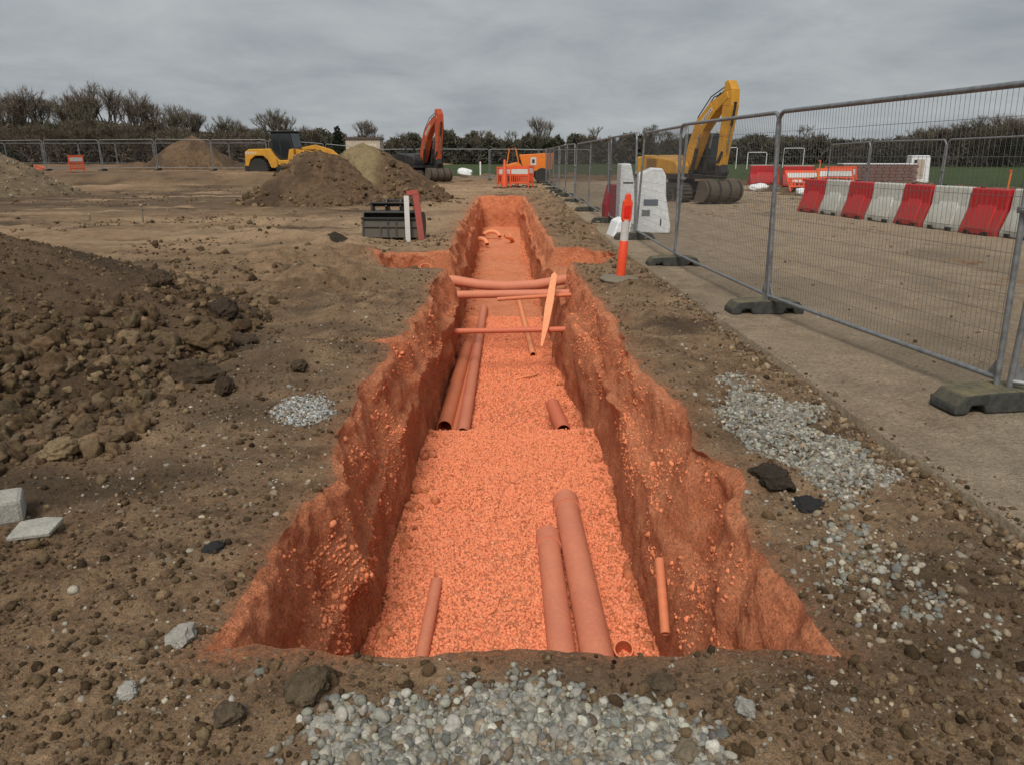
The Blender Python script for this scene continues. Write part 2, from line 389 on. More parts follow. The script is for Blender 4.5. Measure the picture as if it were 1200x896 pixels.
# ------------------------------------------------------------------ trench
trench = empty('trench', (0, 2, 0), 'long straight open trench with bright orange earth sides and an orange gravel bottom', 'trench')
trench.location = (0, 0, 0)
def inner(y):   # inner wall position at the bottom
    c = np.interp(y, [2, 6, 10, 14, 30], [.0, .0, -.09, -.18, -.42]); hw = np.interp(y, [2, 7, 9.5, 12, 30], [.77, .79, .71, .74, .74])
    return c-hw, c+hw
def side(sgn):
    ys = np.array(RY); rim = rimL(ys) if sgn < 0 else rimR(ys)
    iL, iR = inner(ys); inn = iL if sgn < 0 else iR
    base_r = np.where(sgn < 0, np.interp(ys, [p[0] for p in LR], [p[1] for p in LR]), np.interp(ys, [p[0] for p in RR], [p[1] for p in RR]))
    a = arm(ys, 11.4 if sgn < 0 else 11.8, 1.11)
    sh = base_r-sgn*.14      # shoulder
    z2 = -.40-.13*vnoise(ys*.9, ys*0, seed=81+sgn) + .20*a
    P = []   # per-row breakpoints (x, z)
    rz = H(rim, warpY(rim, ys))
    P.append((rim, rz)); P.append((rim-sgn*.035, rz-.045-.03*a)); P.append((np.where(a > .02, rim-sgn*.115*(1-.2*a), rim-sgn*.115), z2*.9))
    P.append((sh-sgn*.03, z2-.02)); P.append((inn+sgn*.045, z2-.20)); P.append((inn+sgn*.02, z2*0-.9)); P.append((inn, z2*0-1.5))
    nseg = [5, 16, 10, 10, 22, 10]
    cols = []
    for i, n in enumerate(nseg):
        for k in range(n):
            t = k/n; cols.append((P[i][0]*(1-t)+P[i+1][0]*t, P[i][1]*(1-t)+P[i+1][1]*t))
    cols.append(P[-1])
    X = np.stack([c[0]+0*ys for c in cols], 1); Z = np.stack([c[1]+0*ys for c in cols], 1); Y = np.repeat(ys[:, None], X.shape[1], 1)
    amp = np.concatenate([[0, .25, .5, .75], np.ones(X.shape[1]-4)])[None, :]
    bank = sstep(-.75, -.35, Z)
    d = .075*fbm(Y*1.3, Z*1.8, oct=3, seed=85+sgn) + .040*bank*fbm(Y*5, Z*5, X*5, oct=4, seed=87, gain=.65) + .018*fbm(Y*9, Z*7, oct=3, seed=89)
    d = d + .026*(1-bank)*vnoise(Y*8, Z*.9, seed=90) + .012*(1-bank)*vnoise(Y*23, Z*1.6, seed=92) + .06*np.clip(vnoise(Y*1.1+sgn, Z*1.5, seed=91)-.2, 0, 1)
    X = X - sgn*amp*d
    Z = Z + amp*bank*.035*fbm(Y*4.5, X*9, Z*5, oct=4, seed=93, gain=.6)
    Yw = warpY(X, Y)
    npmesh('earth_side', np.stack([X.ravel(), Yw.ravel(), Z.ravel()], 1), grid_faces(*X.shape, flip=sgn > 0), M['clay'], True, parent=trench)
    return X, Yw, Z
SIDES = [side(-1), side(1)]
def endwall(y, nm):
    u = np.linspace(0, 1, 120); zt = np.linspace(0, 1, 50)
    rl, rr = float(rimL(np.array([y]))[0])-.02, float(rimR(np.array([y]))[0])+.02
    X = rl+(rr-rl)*np.repeat(u[None, :], 50, 0); Zt = np.repeat(zt[:, None], 120, 1)
    yw = warpY(X, np.full_like(X, y)); top = H(X, yw)
    s = 1 if y < 10 else -1
    Z = top*(1-Zt)-1.5*Zt
    Yv = yw + s*(Zt*.10 + sstep(0, .1, Zt)*(.04*fbm(X*3, Z*3, oct=4, seed=97)))
    npmesh(nm, np.stack([X.ravel(), Yv.ravel(), Z.ravel()], 1), grid_faces(50, 120), M['clay'], True, parent=trench)
endwall(Y0, 'end_wall'); endwall(Y1, 'end_wall')
def floorz(x, y):
    x = np.asarray(x, float); y = np.asarray(y, float)
    e = 6.62+.07*vnoise(x*4, x*0, seed=101)+.03*vnoise(x*13, x*0, seed=102)
    z = -.96-.26*sstep(e, e+.16, y) - .05*sstep(.15, .45, x)*sstep(5.2, 4.4, y)
    z = z+.022*fbm(x*2.5, y*2.5, oct=3, seed=103)+.006*fbm(x*18, y*18, oct=2, seed=104)
    return z+.05*sstep(24, 29.5, y)
ys = np.array(rows_between(Y0+.02, Y1-.05)); u = np.linspace(-1, 1, 110)
iL, iR = inner(ys); X = ((iL+iR)/2)[:, None]+((iR-iL)/2+.12)[:, None]*u[None, :]; Y = np.repeat(ys[:, None], 110, 1)
npmesh('gravel_bed', np.stack([X.ravel(), Y.ravel(), floorz(X, Y).ravel()], 1), grid_faces(*X.shape), M['clayfloor'], True, parent=trench)

# ------------------------------------------------------------------ stones
def ico(level):
    t = (1+5**.5)/2
    v = [(-1, t, 0), (1, t, 0), (-1, -t, 0), (1, -t, 0), (0, -1, t), (0, 1, t), (0, -1, -t), (0, 1, -t), (t, 0, -1), (t, 0, 1), (-t, 0, -1), (-t, 0, 1)]
    f = [(0, 11, 5), (0, 5, 1), (0, 1, 7), (0, 7, 10), (0, 10, 11), (1, 5, 9), (5, 11, 4), (11, 10, 2), (10, 7, 6), (7, 1, 8), (3, 9, 4), (3, 4, 2), (3, 2, 6), (3, 6, 8), (3, 8, 9), (4, 9, 5), (2, 4, 11), (6, 2, 10), (8, 6, 7), (9, 8, 1)]
    v = [np.array(p, float)/np.linalg.norm(p) for p in v]
    for _ in range(level):
        c = {}; nf = []
        def m(a, b):
            k = (min(a, b), max(a, b))
            if k not in c:
                p = v[a]+v[b]; v.append(p/np.linalg.norm(p)); c[k] = len(v)-1
            return c[k]
        for a, b, d in f:
            ab, bd, da = m(a, b), m(b, d), m(d, a); nf += [(a, ab, da), (b, bd, ab), (d, da, bd), (ab, bd, da)]
        f = nf
    return np.array(v), np.array(f)
ICO = [ico(i) for i in range(5)]
def stone_shape(level, seed, rough=.22, angular=.5):
    v, f = ICO[level]; rg = np.random.default_rng(seed)
    w = v.copy()
    # cut by random planes: a broken or water-worn pebble
    for k in range(int(9*angular)+3):
        n = rg.normal(size=3); n /= np.linalg.norm(n); d = rg.uniform(.62, .92)
        over = np.maximum(w @ n-d, 0); w = w-over[:, None]*n*(.55+.4*angular)
    w *= (1+rough*fbm(v[:, 0]*1.7+seed, v[:, 1]*1.7, v[:, 2]*1.7, oct=3, seed=seed))[:, None]
    w *= np.array([rg.uniform(.85, 1.25), rg.uniform(.75, 1.0), rg.uniform(.55, .85)])
    return w, f
def randrot(n, tilt=1.0):
    q = RNG.normal(size=(n, 4)); 
    if tilt < 1: q[:, 1:3] *= tilt
    q /= np.linalg.norm(q, axis=1)[:, None]
    w, x, y, z = q.T
    return np.stack([np.stack([1-2*(y*y+z*z), 2*(x*y-w*z), 2*(x*z+w*y)], 1), np.stack([2*(x*y+w*z), 1-2*(x*x+z*z), 2*(y*z-w*x)], 1), np.stack([2*(x*z-w*y), 2*(y*z+w*x), 1-2*(x*x+y*y)], 1)], 1)
def scatter(name, pos, size, colors, level=1, mat=None, angular=.5, tilt=.35, smooth=True, nvar=9, parent=None, rough=.22):
    n = len(pos); V, F, C = [], [], []; off = 0
    var = RNG.integers(0, nvar, n); R = randrot(n, tilt)
    for k in range(nvar):
        ii = np.where(var == k)[0]
        if not len(ii): continue
        sv, sf = stone_shape(level, 200+k, rough, angular)
        P = np.einsum('nij,vj->nvi', R[ii], sv)*size[ii][:, None, None]+pos[ii][:, None, :]
        V.append(P.reshape(-1, 3)); C.append(np.repeat(colors[ii], len(sv), 0))
        F.append((sf[None]+(np.arange(len(ii))*len(sv))[:, None, None]).reshape(-1, 3)+off); off += len(ii)*len(sv)
    return npmesh(name, np.concatenate(V), np.concatenate(F), mat or M['stone'], smooth, np.concatenate(C), parent)
def pal(n, cols, var=.2):
    c = np.array(cols)[RNG.integers(0, len(cols), n)]; return np.clip(c*(1+var*RNG.normal(size=(n, 1)))*(1+.018*RNG.normal(size=(n, 3))), .01, .95)
GREY = [(.27, .26, .215), (.22, .21, .18), (.31, .29, .24), (.25, .225, .175), (.18, .175, .155), (.36, .34, .285)]
BUFF = [(.25, .19, .125), (.20, .15, .10), (.32, .26, .18), (.17, .125, .08), (.36, .32, .25)]
SOILC = [(.135, .088, .047), (.18, .12, .066), (.105, .068, .037), (.23, .16, .092)]
ORG = [(.84, .28, .135), (.86, .30, .15), (.82, .265, .125), (.85, .29, .145), (.87, .32, .165)]
def clear_of_trench(x, y, m=0.0):
    return ~((y > Y0-m) & (y < Y1+.3) & (x > rimL(y)-m) & (x < rimR(y)+m))

# trench bottom gravel
def trench_gravel(y0, y1, dens, smin, smax, level):
    n = int(dens*1.56*(y1-y0)); y = RNG.uniform(y0, y1, n); iL, iR = inner(y); x = RNG.uniform(iL-.02, iR+.02)
    s = RNG.uniform(smin, smax, n); z = floorz(x, y)+s*RNG.uniform(-.1, .45, n)
    return np.stack([x, y, z], 1), s, pal(n, ORG, .07)
a = trench_gravel(2.15, 6.75, 4200, .008, .0155, 1); b = trench_gravel(6.7, 13, 1500, .010, .020, 1); c = trench_gravel(13, 29.5, 300, .014, .03, 0)
tg = scatter('gravel', np.concatenate([a[0], b[0]]), np.concatenate([a[1], b[1]]), np.concatenate([a[2], b[2]]), 1, parent=trench, angular=.9, tilt=1)
tg['kind'] = 'stuff'
n = 1500; y = RNG.uniform(2.1, 26, n)**1.0; iL, iR = inner(y); sd_ = RNG.choice([-1, 1], n); x = np.where(sd_ < 0, iL+np.abs(RNG.normal(.03, .07, n)), iR-np.abs(RNG.normal(.03, .07, n))); s_ = np.clip(np.exp(RNG.normal(-4.1, .5, n)), .006, .05)
fc = scatter('fallen_clods', np.stack([x, y, floorz(x, y)+s_*.3], 1), s_, pal(n, [(.74, .25, .115), (.70, .23, .10), (.80, .28, .13)], .1), level=1, mat=M['clod'], angular=.6, tilt=1, rough=.5, parent=trench); fc['kind'] = 'stuff'
# orange clods on the two banks
def bank_clods():
    P, S = [], []
    for X, Y, Z in SIDES:
        r = RNG.integers(0, X.shape[0], 26000); c = RNG.integers(6, 44, 26000); dr = RNG.uniform(0, 1, 26000)
        r2 = np.minimum(r+1, X.shape[0]-1)
        p = np.stack([X[r, c]*(1-dr)+X[r2, c]*dr, Y[r, c]*(1-dr)+Y[r2, c]*dr, Z[r, c]*(1-dr)+Z[r2, c]*dr], 1)
        d = fbm(p[:, 1]*2.2, p[:, 2]*3, oct=3, seed=141)
        k = (RNG.uniform(0, .95, len(p)) < d+.22*(p[:, 2] > -.42)) & (arm(p[:, 1], 11.5, 1.0) == 0) & (np.abs(X[r2, c]-X[r, c]) < .05)
        P.append(p[k]); S.append(np.exp(RNG.normal(-5.2, .55, k.sum())))
    return np.concatenate(P), np.clip(np.concatenate(S), .003, .024)
p_, s_ = bank_clods()
bc = scatter('bank_rubble', p_, s_, pal(len(p_), [(.78, .265, .12), (.72, .235, .105), (.82, .285, .135)], .07), 1, parent=trench, angular=.7, tilt=1, rough=.4); bc['kind'] = 'stuff'

def stuff_label(o, label, cat): return tag(o, label, cat, kind='stuff')
# rounded grey gravel spilled at the near lip
def patch(n, cx, cy, rx, ry, smin, smax, cols, seed, layers=2.0, power=1):
    x = []; y = []
    while len(x) < n:
        m = n*3; a = RNG.uniform(cx-rx*1.3, cx+rx*1.3, m); b = RNG.uniform(cy-ry*1.3, cy+ry*1.3, m)
        r = np.hypot((a-cx)/rx, (b-cy)/ry)+.75*fbm(a*3.2, b*3.2, oct=4, seed=seed)
        k = (RNG.uniform(0, 1, m) < np.clip((1.05-r)*1.5, 0, 1)**1.5) & clear_of_trench(a, b, .01)
        x += list(a[k]); y += list(b[k])
    x = np.array(x[:n]); y = np.array(y[:n]); s = RNG.uniform(smin, smax, n)
    r = np.hypot((x-cx)/rx, (y-cy)/ry); z = GZ(x, y)+s*RNG.uniform(-.2, 1, n)*np.interp(r, [0, .6, 1.1], [layers, layers*.8, .3])
    return np.stack([x, y, z], 1), s*np.exp(RNG.normal(0, .22, n)), pal(n, cols+[(.22, .17, .115)], .24)
p = patch(10500, -.02, 1.55, .60, .42, .008, .0160, GREY, 301, 1.5)
stuff_label(scatter('gravel', *p, level=1, angular=.3), 'rounded grey gravel spilled along the near lip of the trench', 'gravel')
p = patch(6500, 1.60, 4.05, .34, .85, .006, .014, GREY, 302, 1.5)
q = patch(420, 1.36, 2.5, .28, .5, .006, .017, GREY+BUFF, 305, .6)
stuff_label(scatter('gravel', *[np.concatenate([a_, b_]) for a_, b_ in zip(p, q)], level=1, angular=.6), 'patch of grey crushed stone between the trench and the haul road', 'gravel')
p = patch(1500, -1.28, 4.45, .19, .40, .005, .011, [(.34, .345, .33), (.27, .275, .265), (.40, .405, .39), (.3, .27, .22)], 303, 1.4)
stuff_label(scatter('gravel', *p, level=1, angular=.7), 'small pale blue-grey gravel patch left of the trench', 'gravel')

# loose stones and crumbs over the near ground
def loose(n, y0, y1, xspan, mu, sg, lo, hi, cols, thr, seed, sink=.25, roadok=False):
    y = y0+(y1-y0)*RNG.uniform(0, 1, n)**1.7; x = RNG.uniform(-1, 1, n)*(xspan[0]+xspan[1]*y)
    d = fbm(x*1.1, y*1.1, oct=3, seed=seed)+.35*np.exp(-((np.abs(x)-1.25)/.45)**2)
    k = clear_of_trench(x, y, .01) & (RNG.uniform(-.3, .6, n)+thr < d)
    if not roadok: k &= (x < xe(y)+.06) | (RNG.uniform(0, 1, n) < .05)
    x, y = x[k], y[k]; s = np.clip(np.exp(RNG.normal(mu, sg, len(x))), lo, hi)
    z = GZ(x, y)+s*sink
    return np.stack([x, y, z], 1), s, pal(len(x), cols, .25)
stuff_label(scatter('loose_stones', *loose(21000, 1.15, 8.5, (1.0, .72), -5.1, .55, .003, .026, GREY+BUFF+BUFF+BUFF, -.10, 311, -.15), level=1, angular=.85, rough=.35), 'pebbles and small stones strewn over the muddy ground', 'stones')
stuff_label(scatter('soil_crumbs', *loose(42000, 1.15, 12, (1.0, .72), -5.0, .55, .003, .03, SOILC, -.2, 312), level=1, mat=M['clod'], angular=.8, tilt=1, rough=.4), 'dark crumbs of broken soil over the muddy ground', 'soil')
def farclods():
    P = []
    n = 14000; y = RNG.uniform(9, 40, n); x = RNG.uniform(-1, .35, n)*(y*.72)
    d = fbm(x*.5, y*.8, oct=3, seed=5)+.6*(np.abs(x-1.3) < .45)
    k = (d > .15) & clear_of_trench(x, y, .05) & (x < xe(y)); x, y = x[k], y[k]
    s = np.clip(np.exp(RNG.normal(-3.85, .5, len(x))), .010, .08)
    return np.stack([x, y, GZ(x, y)+s*.2], 1), s, pal(len(x), SOILC, .25)
stuff_label(scatter('soil_clods', *farclods(), level=1, mat=M['clod'], angular=.8, tilt=1, rough=.5), 'clods of turned earth along the ruts and trench edges farther off', 'soil')
# crumbs and pebbles along the broken edge of the haul road
n = 1900; y = 1.2+12*RNG.uniform(0, 1, n)**1.5; x = xe(y)-np.abs(RNG.normal(0, .10, n))-.015; s = np.clip(np.exp(RNG.normal(-4.5, .5, n)), .004, .03)
stuff_label(scatter('edge_rubble', np.stack([x, y, TZ(x, y)+s*.3], 1), s, pal(n, SOILC+BUFF[:2], .25), level=1, angular=.7, tilt=1), 'crumbled soil and grit along the broken edge of the haul road', 'soil')

# ------------------------------------------------------------------ heaps
def make_heap(name, label, cx, cy, rx, ry, h, sd, mat, nr, na, tanside=None, pw=1.0, x2=None):
    hp = (cx, cy, rx, ry, h, sd, pw)
    r = np.linspace(0.001, 1.22, nr); a = np.linspace(0, 2*PI, na)
    R, A = np.meshgrid(r, a, indexing='ij')
    X = cx+rx*R*np.cos(A); Y = cy+ry*R*np.sin(A)
    Z = H(X, Y)*.3+heapz(X, Y, hp)
    ca = (R > 1.02)*.05
    c = np.zeros((X.size, 3))
    if tanside: c[:, 0] = tanside(X.ravel(), Y.ravel())
    c[:, 1] = np.clip(.6*sstep(.1, .5, fbm(X.ravel()*.9, Y.ravel()*.9, oct=4, seed=sd+33)), 0, 1)*(1-c[:, 0])
    o = npmesh(name, np.stack([X.ravel(), Y.ravel(), (Z-ca).ravel()], 1), grid_faces(nr, na), mat, True, c)
    tag(o, label, 'soil heap'); HEAPS.append(hp); return hp
hpA = make_heap('soil_heap', 'big dark brown soil heap with tumbled clods at the left edge, nearest of the heaps', -5.85, 6.4, 3.35, 3.7, 1.22, 3, M['heap'], 330, 900)
make_heap('soil_heap', 'dark brown soil heap in front of the yellow loader', -6.45, 26.0, 2.75, 2.4, 2.0, 11, M['heap'], 150, 420)
make_heap('soil_heap', 'dark soil heap with a tan front face, behind the lying bucket', -5.25, 27.4, 3.1, 2.6, 2.2, 14, M['heap'], 150, 420, lambda x, y: .95*sstep(.25, .0, np.abs((x+5.35)-(-.25)*(y-27.4)-.0)/2.2-.10+.12*vnoise(x*2, y*2, seed=5))*(y < 27.6))
make_heap('gravel_heap', 'tan gravelly spoil heap at the left edge far off', -23.5, 31.0, 5.6, 4.2, 3.1, 17, M['heapgravel'], 150, 420)
make_heap('soil_heap', 'brown soil heap behind the boundary fence left of the loader', -21.3, 51.8, 4.2, 2.8, 2.9, 23, M['heap'], 120, 360)
make_heap('soil_heap', 'low brown soil mound beside the fence foot on the far left', -24.6, 50.8, 3.6, 1.8, 1.1, 27, M['heap'], 90, 300)
make_heap('soil_clump', 'dark clump of wet soil on the mud in front of the lying bucket', -3.05, 12.9, .55, .35, .24, 61, M['heapdark'], 60, 240)
# clods on the heaps
def heap_clods(hp, n, mu, sg, lo, hi, rmin, rmax, toward=True, cols=SOILC, level=1, sink=.25):
    cx, cy, rx, ry, h, sd, pw = hp
    a = RNG.uniform(0, 2*PI, n); r = RNG.uniform(rmin, rmax, n)
    x = cx+rx*r*np.cos(a); y = cy+ry*r*np.sin(a)
    k = clear_of_trench(x, y, .03)
    if toward: k &= (y < cy+ry*.5)
    x, y = x[k], y[k]; s = np.clip(np.exp(RNG.normal(mu, sg, len(x))), lo, hi)
    return np.stack([x, y, TZ(x, y)+s*sink], 1), s, pal(len(x), cols, .22)
CL = [heap_clods(hpA, 2600, -3.7, .5, .010, .075, .74, 1.06), heap_clods(hpA, 9000, -4.6, .4, .005, .022, .1, 1.1), ]
n = 800; x = RNG.uniform(-3.9, -2.15, n); y = RNG.uniform(3.3, 5.6, n); k = (y > 3.35+(x+2.9)*.5) & (y > 2.7+1.5*(x+2.6)) ; x, y = x[k], y[k]; s = np.clip(np.exp(RNG.normal(-3.5, .5, len(x))), .012, .085)
CL.append((np.stack([x, y, TZ(x, y)+s*.15], 1), s, pal(len(x), SOILC+[(.17, .12, .07)], .2)))
o = scatter('heap_rubble', *[np.concatenate([c_[i] for c_ in CL]) for i in range(3)], level=2, mat=M['clod'], angular=.75, tilt=1, rough=.6, nvar=14)
stuff_label(o, 'rubble of rounded brown clods over the skirt of the nearest heap', 'rubble')
CL = [heap_clods(hp, nn, -3.1, .5, .025, .15, .78, 1.12, level=1) for hp, nn in zip(HEAPS[1:3], (420, 420))]+[heap_clods(HEAPS[3], 1200, -3.0, .4, .03, .1, .1, 1.05, cols=BUFF)]
stuff_label(scatter('heap_rubble', *[np.concatenate([c_[i] for c_ in CL]) for i in range(3)], level=1, mat=M['clod'], angular=.7, tilt=1, rough=.5), 'clods and stones lying on the farther heaps', 'rubble')
# individual rocks
def rock(px, py, s, col, name, label, cat, seed, dz=.35, flat=1.0, rough=.35, ang=.5):
    v, f = stone_shape(4, seed, rough, ang+.3)
    v = v*(1+.20*fbm(v[:, 0]*3.5, v[:, 1]*3.5, v[:, 2]*3.5, oct=5, seed=seed+2, gain=.7))[:, None]*s*np.array([1, 1, flat])
    a = random.Random(seed).uniform(0, 6.28); c_, s_ = math.cos(a), math.sin(a)
    v = v @ np.array([[c_, s_, 0], [-s_, c_, 0], [0, 0, 1]])
    o = npmesh(name, v, f, M['clod'] if ('clod' in name or name == 'boulder') else M['stone'], True, np.tile(np.array(col), (len(v), 1))); o.location = (px, py, float(TZ(np.array([px]), np.array([py]))[0])+s*dz*flat)
    tag(o, label, cat)
BR = (.15, .10, .055)
for a in [(-2.45, 5.75, .17, BR, 'boulder', 'largest brown boulder among the clods right of the near heap', 'rock', 401),
          (-1.93, 4.75, .085, (.08, .055, .035), 'soil_clod', 'dark round clod lying alone on bare ground right of the rubble', 'clod', 402),
          (-3.35, 7.0, .13, (.10, .07, .045), 'boulder', 'dark boulder on the right shoulder of the near heap', 'rock', 403),
          (-2.2, 4.95, .17, (.10, .07, .045), 'soil_clod', 'broad brown clod at the front of the rubble beside the lone dark clod', 'clod', 404, .2),
          (-2.62, 6.6, .13, (.07, .05, .035), 'soil_clod', 'dark lumpy clod just behind the largest boulder', 'clod', 405),
          (-2.25, 6.05, .10, (.085, .06, .04), 'soil_clod', 'brown clod at the right foot of the largest boulder', 'clod', 406),
          (-2.45, 3.72, .095, (.20, .14, .075), 'rock', 'yellowish brown rock at the near tip of the rubble', 'rock', 407),
          (-.60, 1.80, .078, (.15, .11, .068), 'soil_clod', 'brown cracked clod left of the near gravel spill', 'clod', 408),
          (-.80, 1.72, .045, (.14, .105, .07), 'soil_clod', 'smaller brown clod left of the cracked clod', 'clod', 409),
          (-1.08, 2.08, .050, (.30, .28, .24), 'rock', 'pointed grey stone left of the near trench corner', 'rock', 410),
          (-1.12, 1.80, .030, (.33, .31, .27), 'rock', 'pale rounded stone below the pointed grey stone', 'rock', 411),
          (-1.19, 2.62, .060, (.022, .021, .02), 'asphalt_lump', 'black lump of asphalt beside the left trench edge', 'asphalt', 412, .2, .6),
          (.66, 1.72, .036, (.27, .255, .22), 'rock', 'round grey stone right of the near gravel spill', 'rock', 413),
          (.46, 1.60, .050, (.17, .135, .09), 'rock', 'brown rock at the bottom edge right of the gravel', 'rock', 414),
          (.44, 1.84, .055, (.13, .095, .06), 'soil_clod', 'long brown clod on the near lip right of the gravel', 'clod', 415, .2, .6),
          (1.24, 3.22, .11, (.06, .045, .032), 'soil_clod', 'long dark clod by the right trench edge below the stone patch', 'clod', 416, .15, .6),
          (1.34, 3.02, .085, (.020, .019, .019), 'asphalt_lump', 'black slab of asphalt poking out right of the trench', 'asphalt', 417, .2, .5),
          (-1.55, 5.2, .07, (.10, .073, .046), 'soil_clod', 'brown clod above the blue-grey gravel patch', 'clod', 420)]:
    rock(*a)

exec_part2 = True
# ------------------------------------------------------------------ pipes and boards in the trench
M['opipe'] = paint('orange_pipe_plastic', (.78, .22, .09), .4, .45, (.55, .2, .1), 5)
M['rpipe'] = paint('red_pipe_plastic', (.66, .15, .08), .4, .4, (.6, .2, .1), 5)
M['bpipe'] = paint('brown_duct_plastic', (.56, .18, .11), .45, .5, (.7, .26, .14), 6)
M['board'] = paint('orange_board', (.88, .35, .17), .6, .35, (.75, .25, .1), 4)
def pipe(name, pts, r, mat, label, collar=0, group=None, sag=0, sub=14):
    pts = [Vector(p) for p in pts]
    if len(pts) == 2:
        a, b = pts; pts = [a.lerp(b, i/sub)-Vector((0, 0, sag*math.sin(PI*i/sub))) for i in range(sub+1)]
    mb = MB(); c = pts[0].copy(); loc = pts
    mb.pipe([p-c for p in pts], r, min(.008, r*.2), 22)
    if collar:
        e = [p-c for p in pts]; q = (e[-2]-e[-1]).normalized()
        mb.pipe([e[-1]-q*.004, e[-1]+q*.13], r*1.10, r*.12, 22); mb.tube([e[-1]+q*.135, e[-1]+q*.15], r*1.13, 22)
    o = mb.build(name, mat, None, tuple(c), smooth='auto'); tag(o, label, 'pipe', group); return o
def fz(x, y): return float(floorz(np.array([x]), np.array([y]))[0])
pipe('pipe', [(.275, 2.2, fz(.28, 2.6)+.035), (.245, 4.55, fz(.25, 4.6)+.025)], .075, M['bpipe'], 'left one of the two large pipes half buried in the near gravel', 1)
pipe('pipe', [(.47, 2.2, fz(.47, 2.6)+.055), (.40, 5.05, fz(.4, 5.0)+.03)], .088, M['bpipe'], 'right and longer one of the two large pipes half buried in the near gravel', 1)
pipe('pipe', [(-.48, 2.5, fz(-.48, 2.6)+.01), (-.46, 3.95, fz(-.46, 3.9)+.015)], .036, M['bpipe'], 'thin pipe in the near gravel close to the left trench side')
pipe('pipe_collar', [(.60, 3.36, fz(.6, 3.36)-.02), (.585, 3.30, fz(.6, 3.3)+.09)], .052, M['opipe'], 'short open pipe collar standing in the gravel right of the two large pipes', sub=4)
pipe('pipe', [(.50, 6.70, fz(.5, 6.4)-.045), (.44, 7.6, -1.03)], .075, M['rpipe'], 'red pipe end poking out at the gravel step', sub=6)
pipe('pipe', [(.775, 3.45, -.48), (.755, 3.12, -.70)], .024, M['opipe'], 'thin pipe sticking out of the right trench side', sub=8)
pipe('pipe', [(-.50, 7.02, fz(-.5, 7.1)+.06), (-.52, 13.6, fz(-.5, 13)+.05)], .068, M['bpipe'], 'long brown pipe lying along the trench bottom')
pipe('pipe', [(-.70, 7.2, fz(-.7, 7.3)+.085), (-.66, 10.5, fz(-.66, 10.5)+.09)], .082, M['opipe'], 'thick orange pipe with open end on the trench bottom against the left side')
pipe('pipe', [(-.595, 7.12, fz(-.6, 7.3)+.045), (-.565, 10.7, fz(-.57, 10.5)+.045)], .040, M['opipe'], 'thin orange pipe beside the thick orange pipe')
pipe('pipe', [(.30, 10.2, fz(.3, 10.2)+.04), (.13, 14.6, fz(.13, 14)+.04)], .045, M['board'], 'pale orange pipe lying on the right of the trench bottom')
pipe('pipe', [(-1.30, 10.95, -.22), (-.85, 10.78, -.20), (-.5, 10.72, -.25), (-.1, 10.7, -.275), (.35, 10.72, -.255), (.7, 10.78, -.20), (1.1, 10.95, -.17)], .072, M['bpipe'], 'thick sagging brown duct crossing the trench at its side arms')
pipe('pipe', [(-.98, 10.2, -.31), (.90, 10.22, -.285)], .055, M['bpipe'], 'brown duct crossing the trench just in front of the sagging duct')
pipe('pipe', [(-.20, 9.96, -.325), (.86, 9.98, -.26)], .026, M['opipe'], 'thin short orange pipe crossing the right half of the trench')
pipe('pipe', [(-.85, 9.35, -.63), (.78, 9.35, -.60)], .036, M['rpipe'], 'red-orange pipe crossing the trench low between its sides')
# leaning board
mb = MB(); mb.prism([(-.01, .05), (.02, .03), (.055, .35), (.07, .80), (.06, 1.26), (.02, 1.32), (-.02, 1.26), (-.035, .7)], -.012, .012)
tag(mb.build('board', M['board'], None, (.36, 9.0, -.78), (math.radians(-52), 0, math.radians(-11)), bev=.004), 'pale orange board leaning from the right trench side over the crossing pipes', 'board')
mb = MB(); mb.tube([(0, 0, 0), (.16, .03, .03), (.30, .14, .02), (.38, .32, .0)], [.008, .014, .012, .006], 8)
tag(mb.build('offcut', M['board'], None, (0, 9.15, fz(0, 9.1)+.01), smooth=True), 'thin curved pale offcut lying on the gravel under the low crossing pipe', 'offcut')
def bend(path, r, loc, label):
    mb = MB(); mb.pipe(path, r, .01, 16); tag(mb.build('pipe_bend', M['board'], None, loc, smooth='auto'), label, 'pipe bend')
arc = [(.28*math.cos(t), .28*math.sin(t)*.6, .05+.16*math.sin(t)) for t in np.linspace(0, PI*.9, 12)]
bend(arc, .065, (-.70, 25.5, -1.15), 'curved pale pipe bend on the far trench bottom, upper of two')
bend([(x_*.8, y_, z_) for x_, y_, z_ in arc], .07, (-1.0, 23.2, -1.15), 'curved pale pipe bend on the far trench bottom, nearer of two')
mb = MB(); mb.pipe([(0, 0, 0), (.12, -1.4, -.05)], .06, .01, 16); mb.pipe([(.12, -1.4, -.05), (.05, -1.65, .05), (-.15, -1.8, .12)], .06, .01, 16)
tag(mb.build('pipe_bend', M['board'], None, (-.10, 26.2, -1.10), smooth='auto'), 'pale elbowed pipe against the right side of the far trench bottom', 'pipe bend')
# stub in the left arm
pipe('pipe', [(-1.30, 11.35, -.46), (-1.30, 11.15, -.05)], .085, M['board'], 'short upright pipe stub in the left side arm of the trench', sub=4)

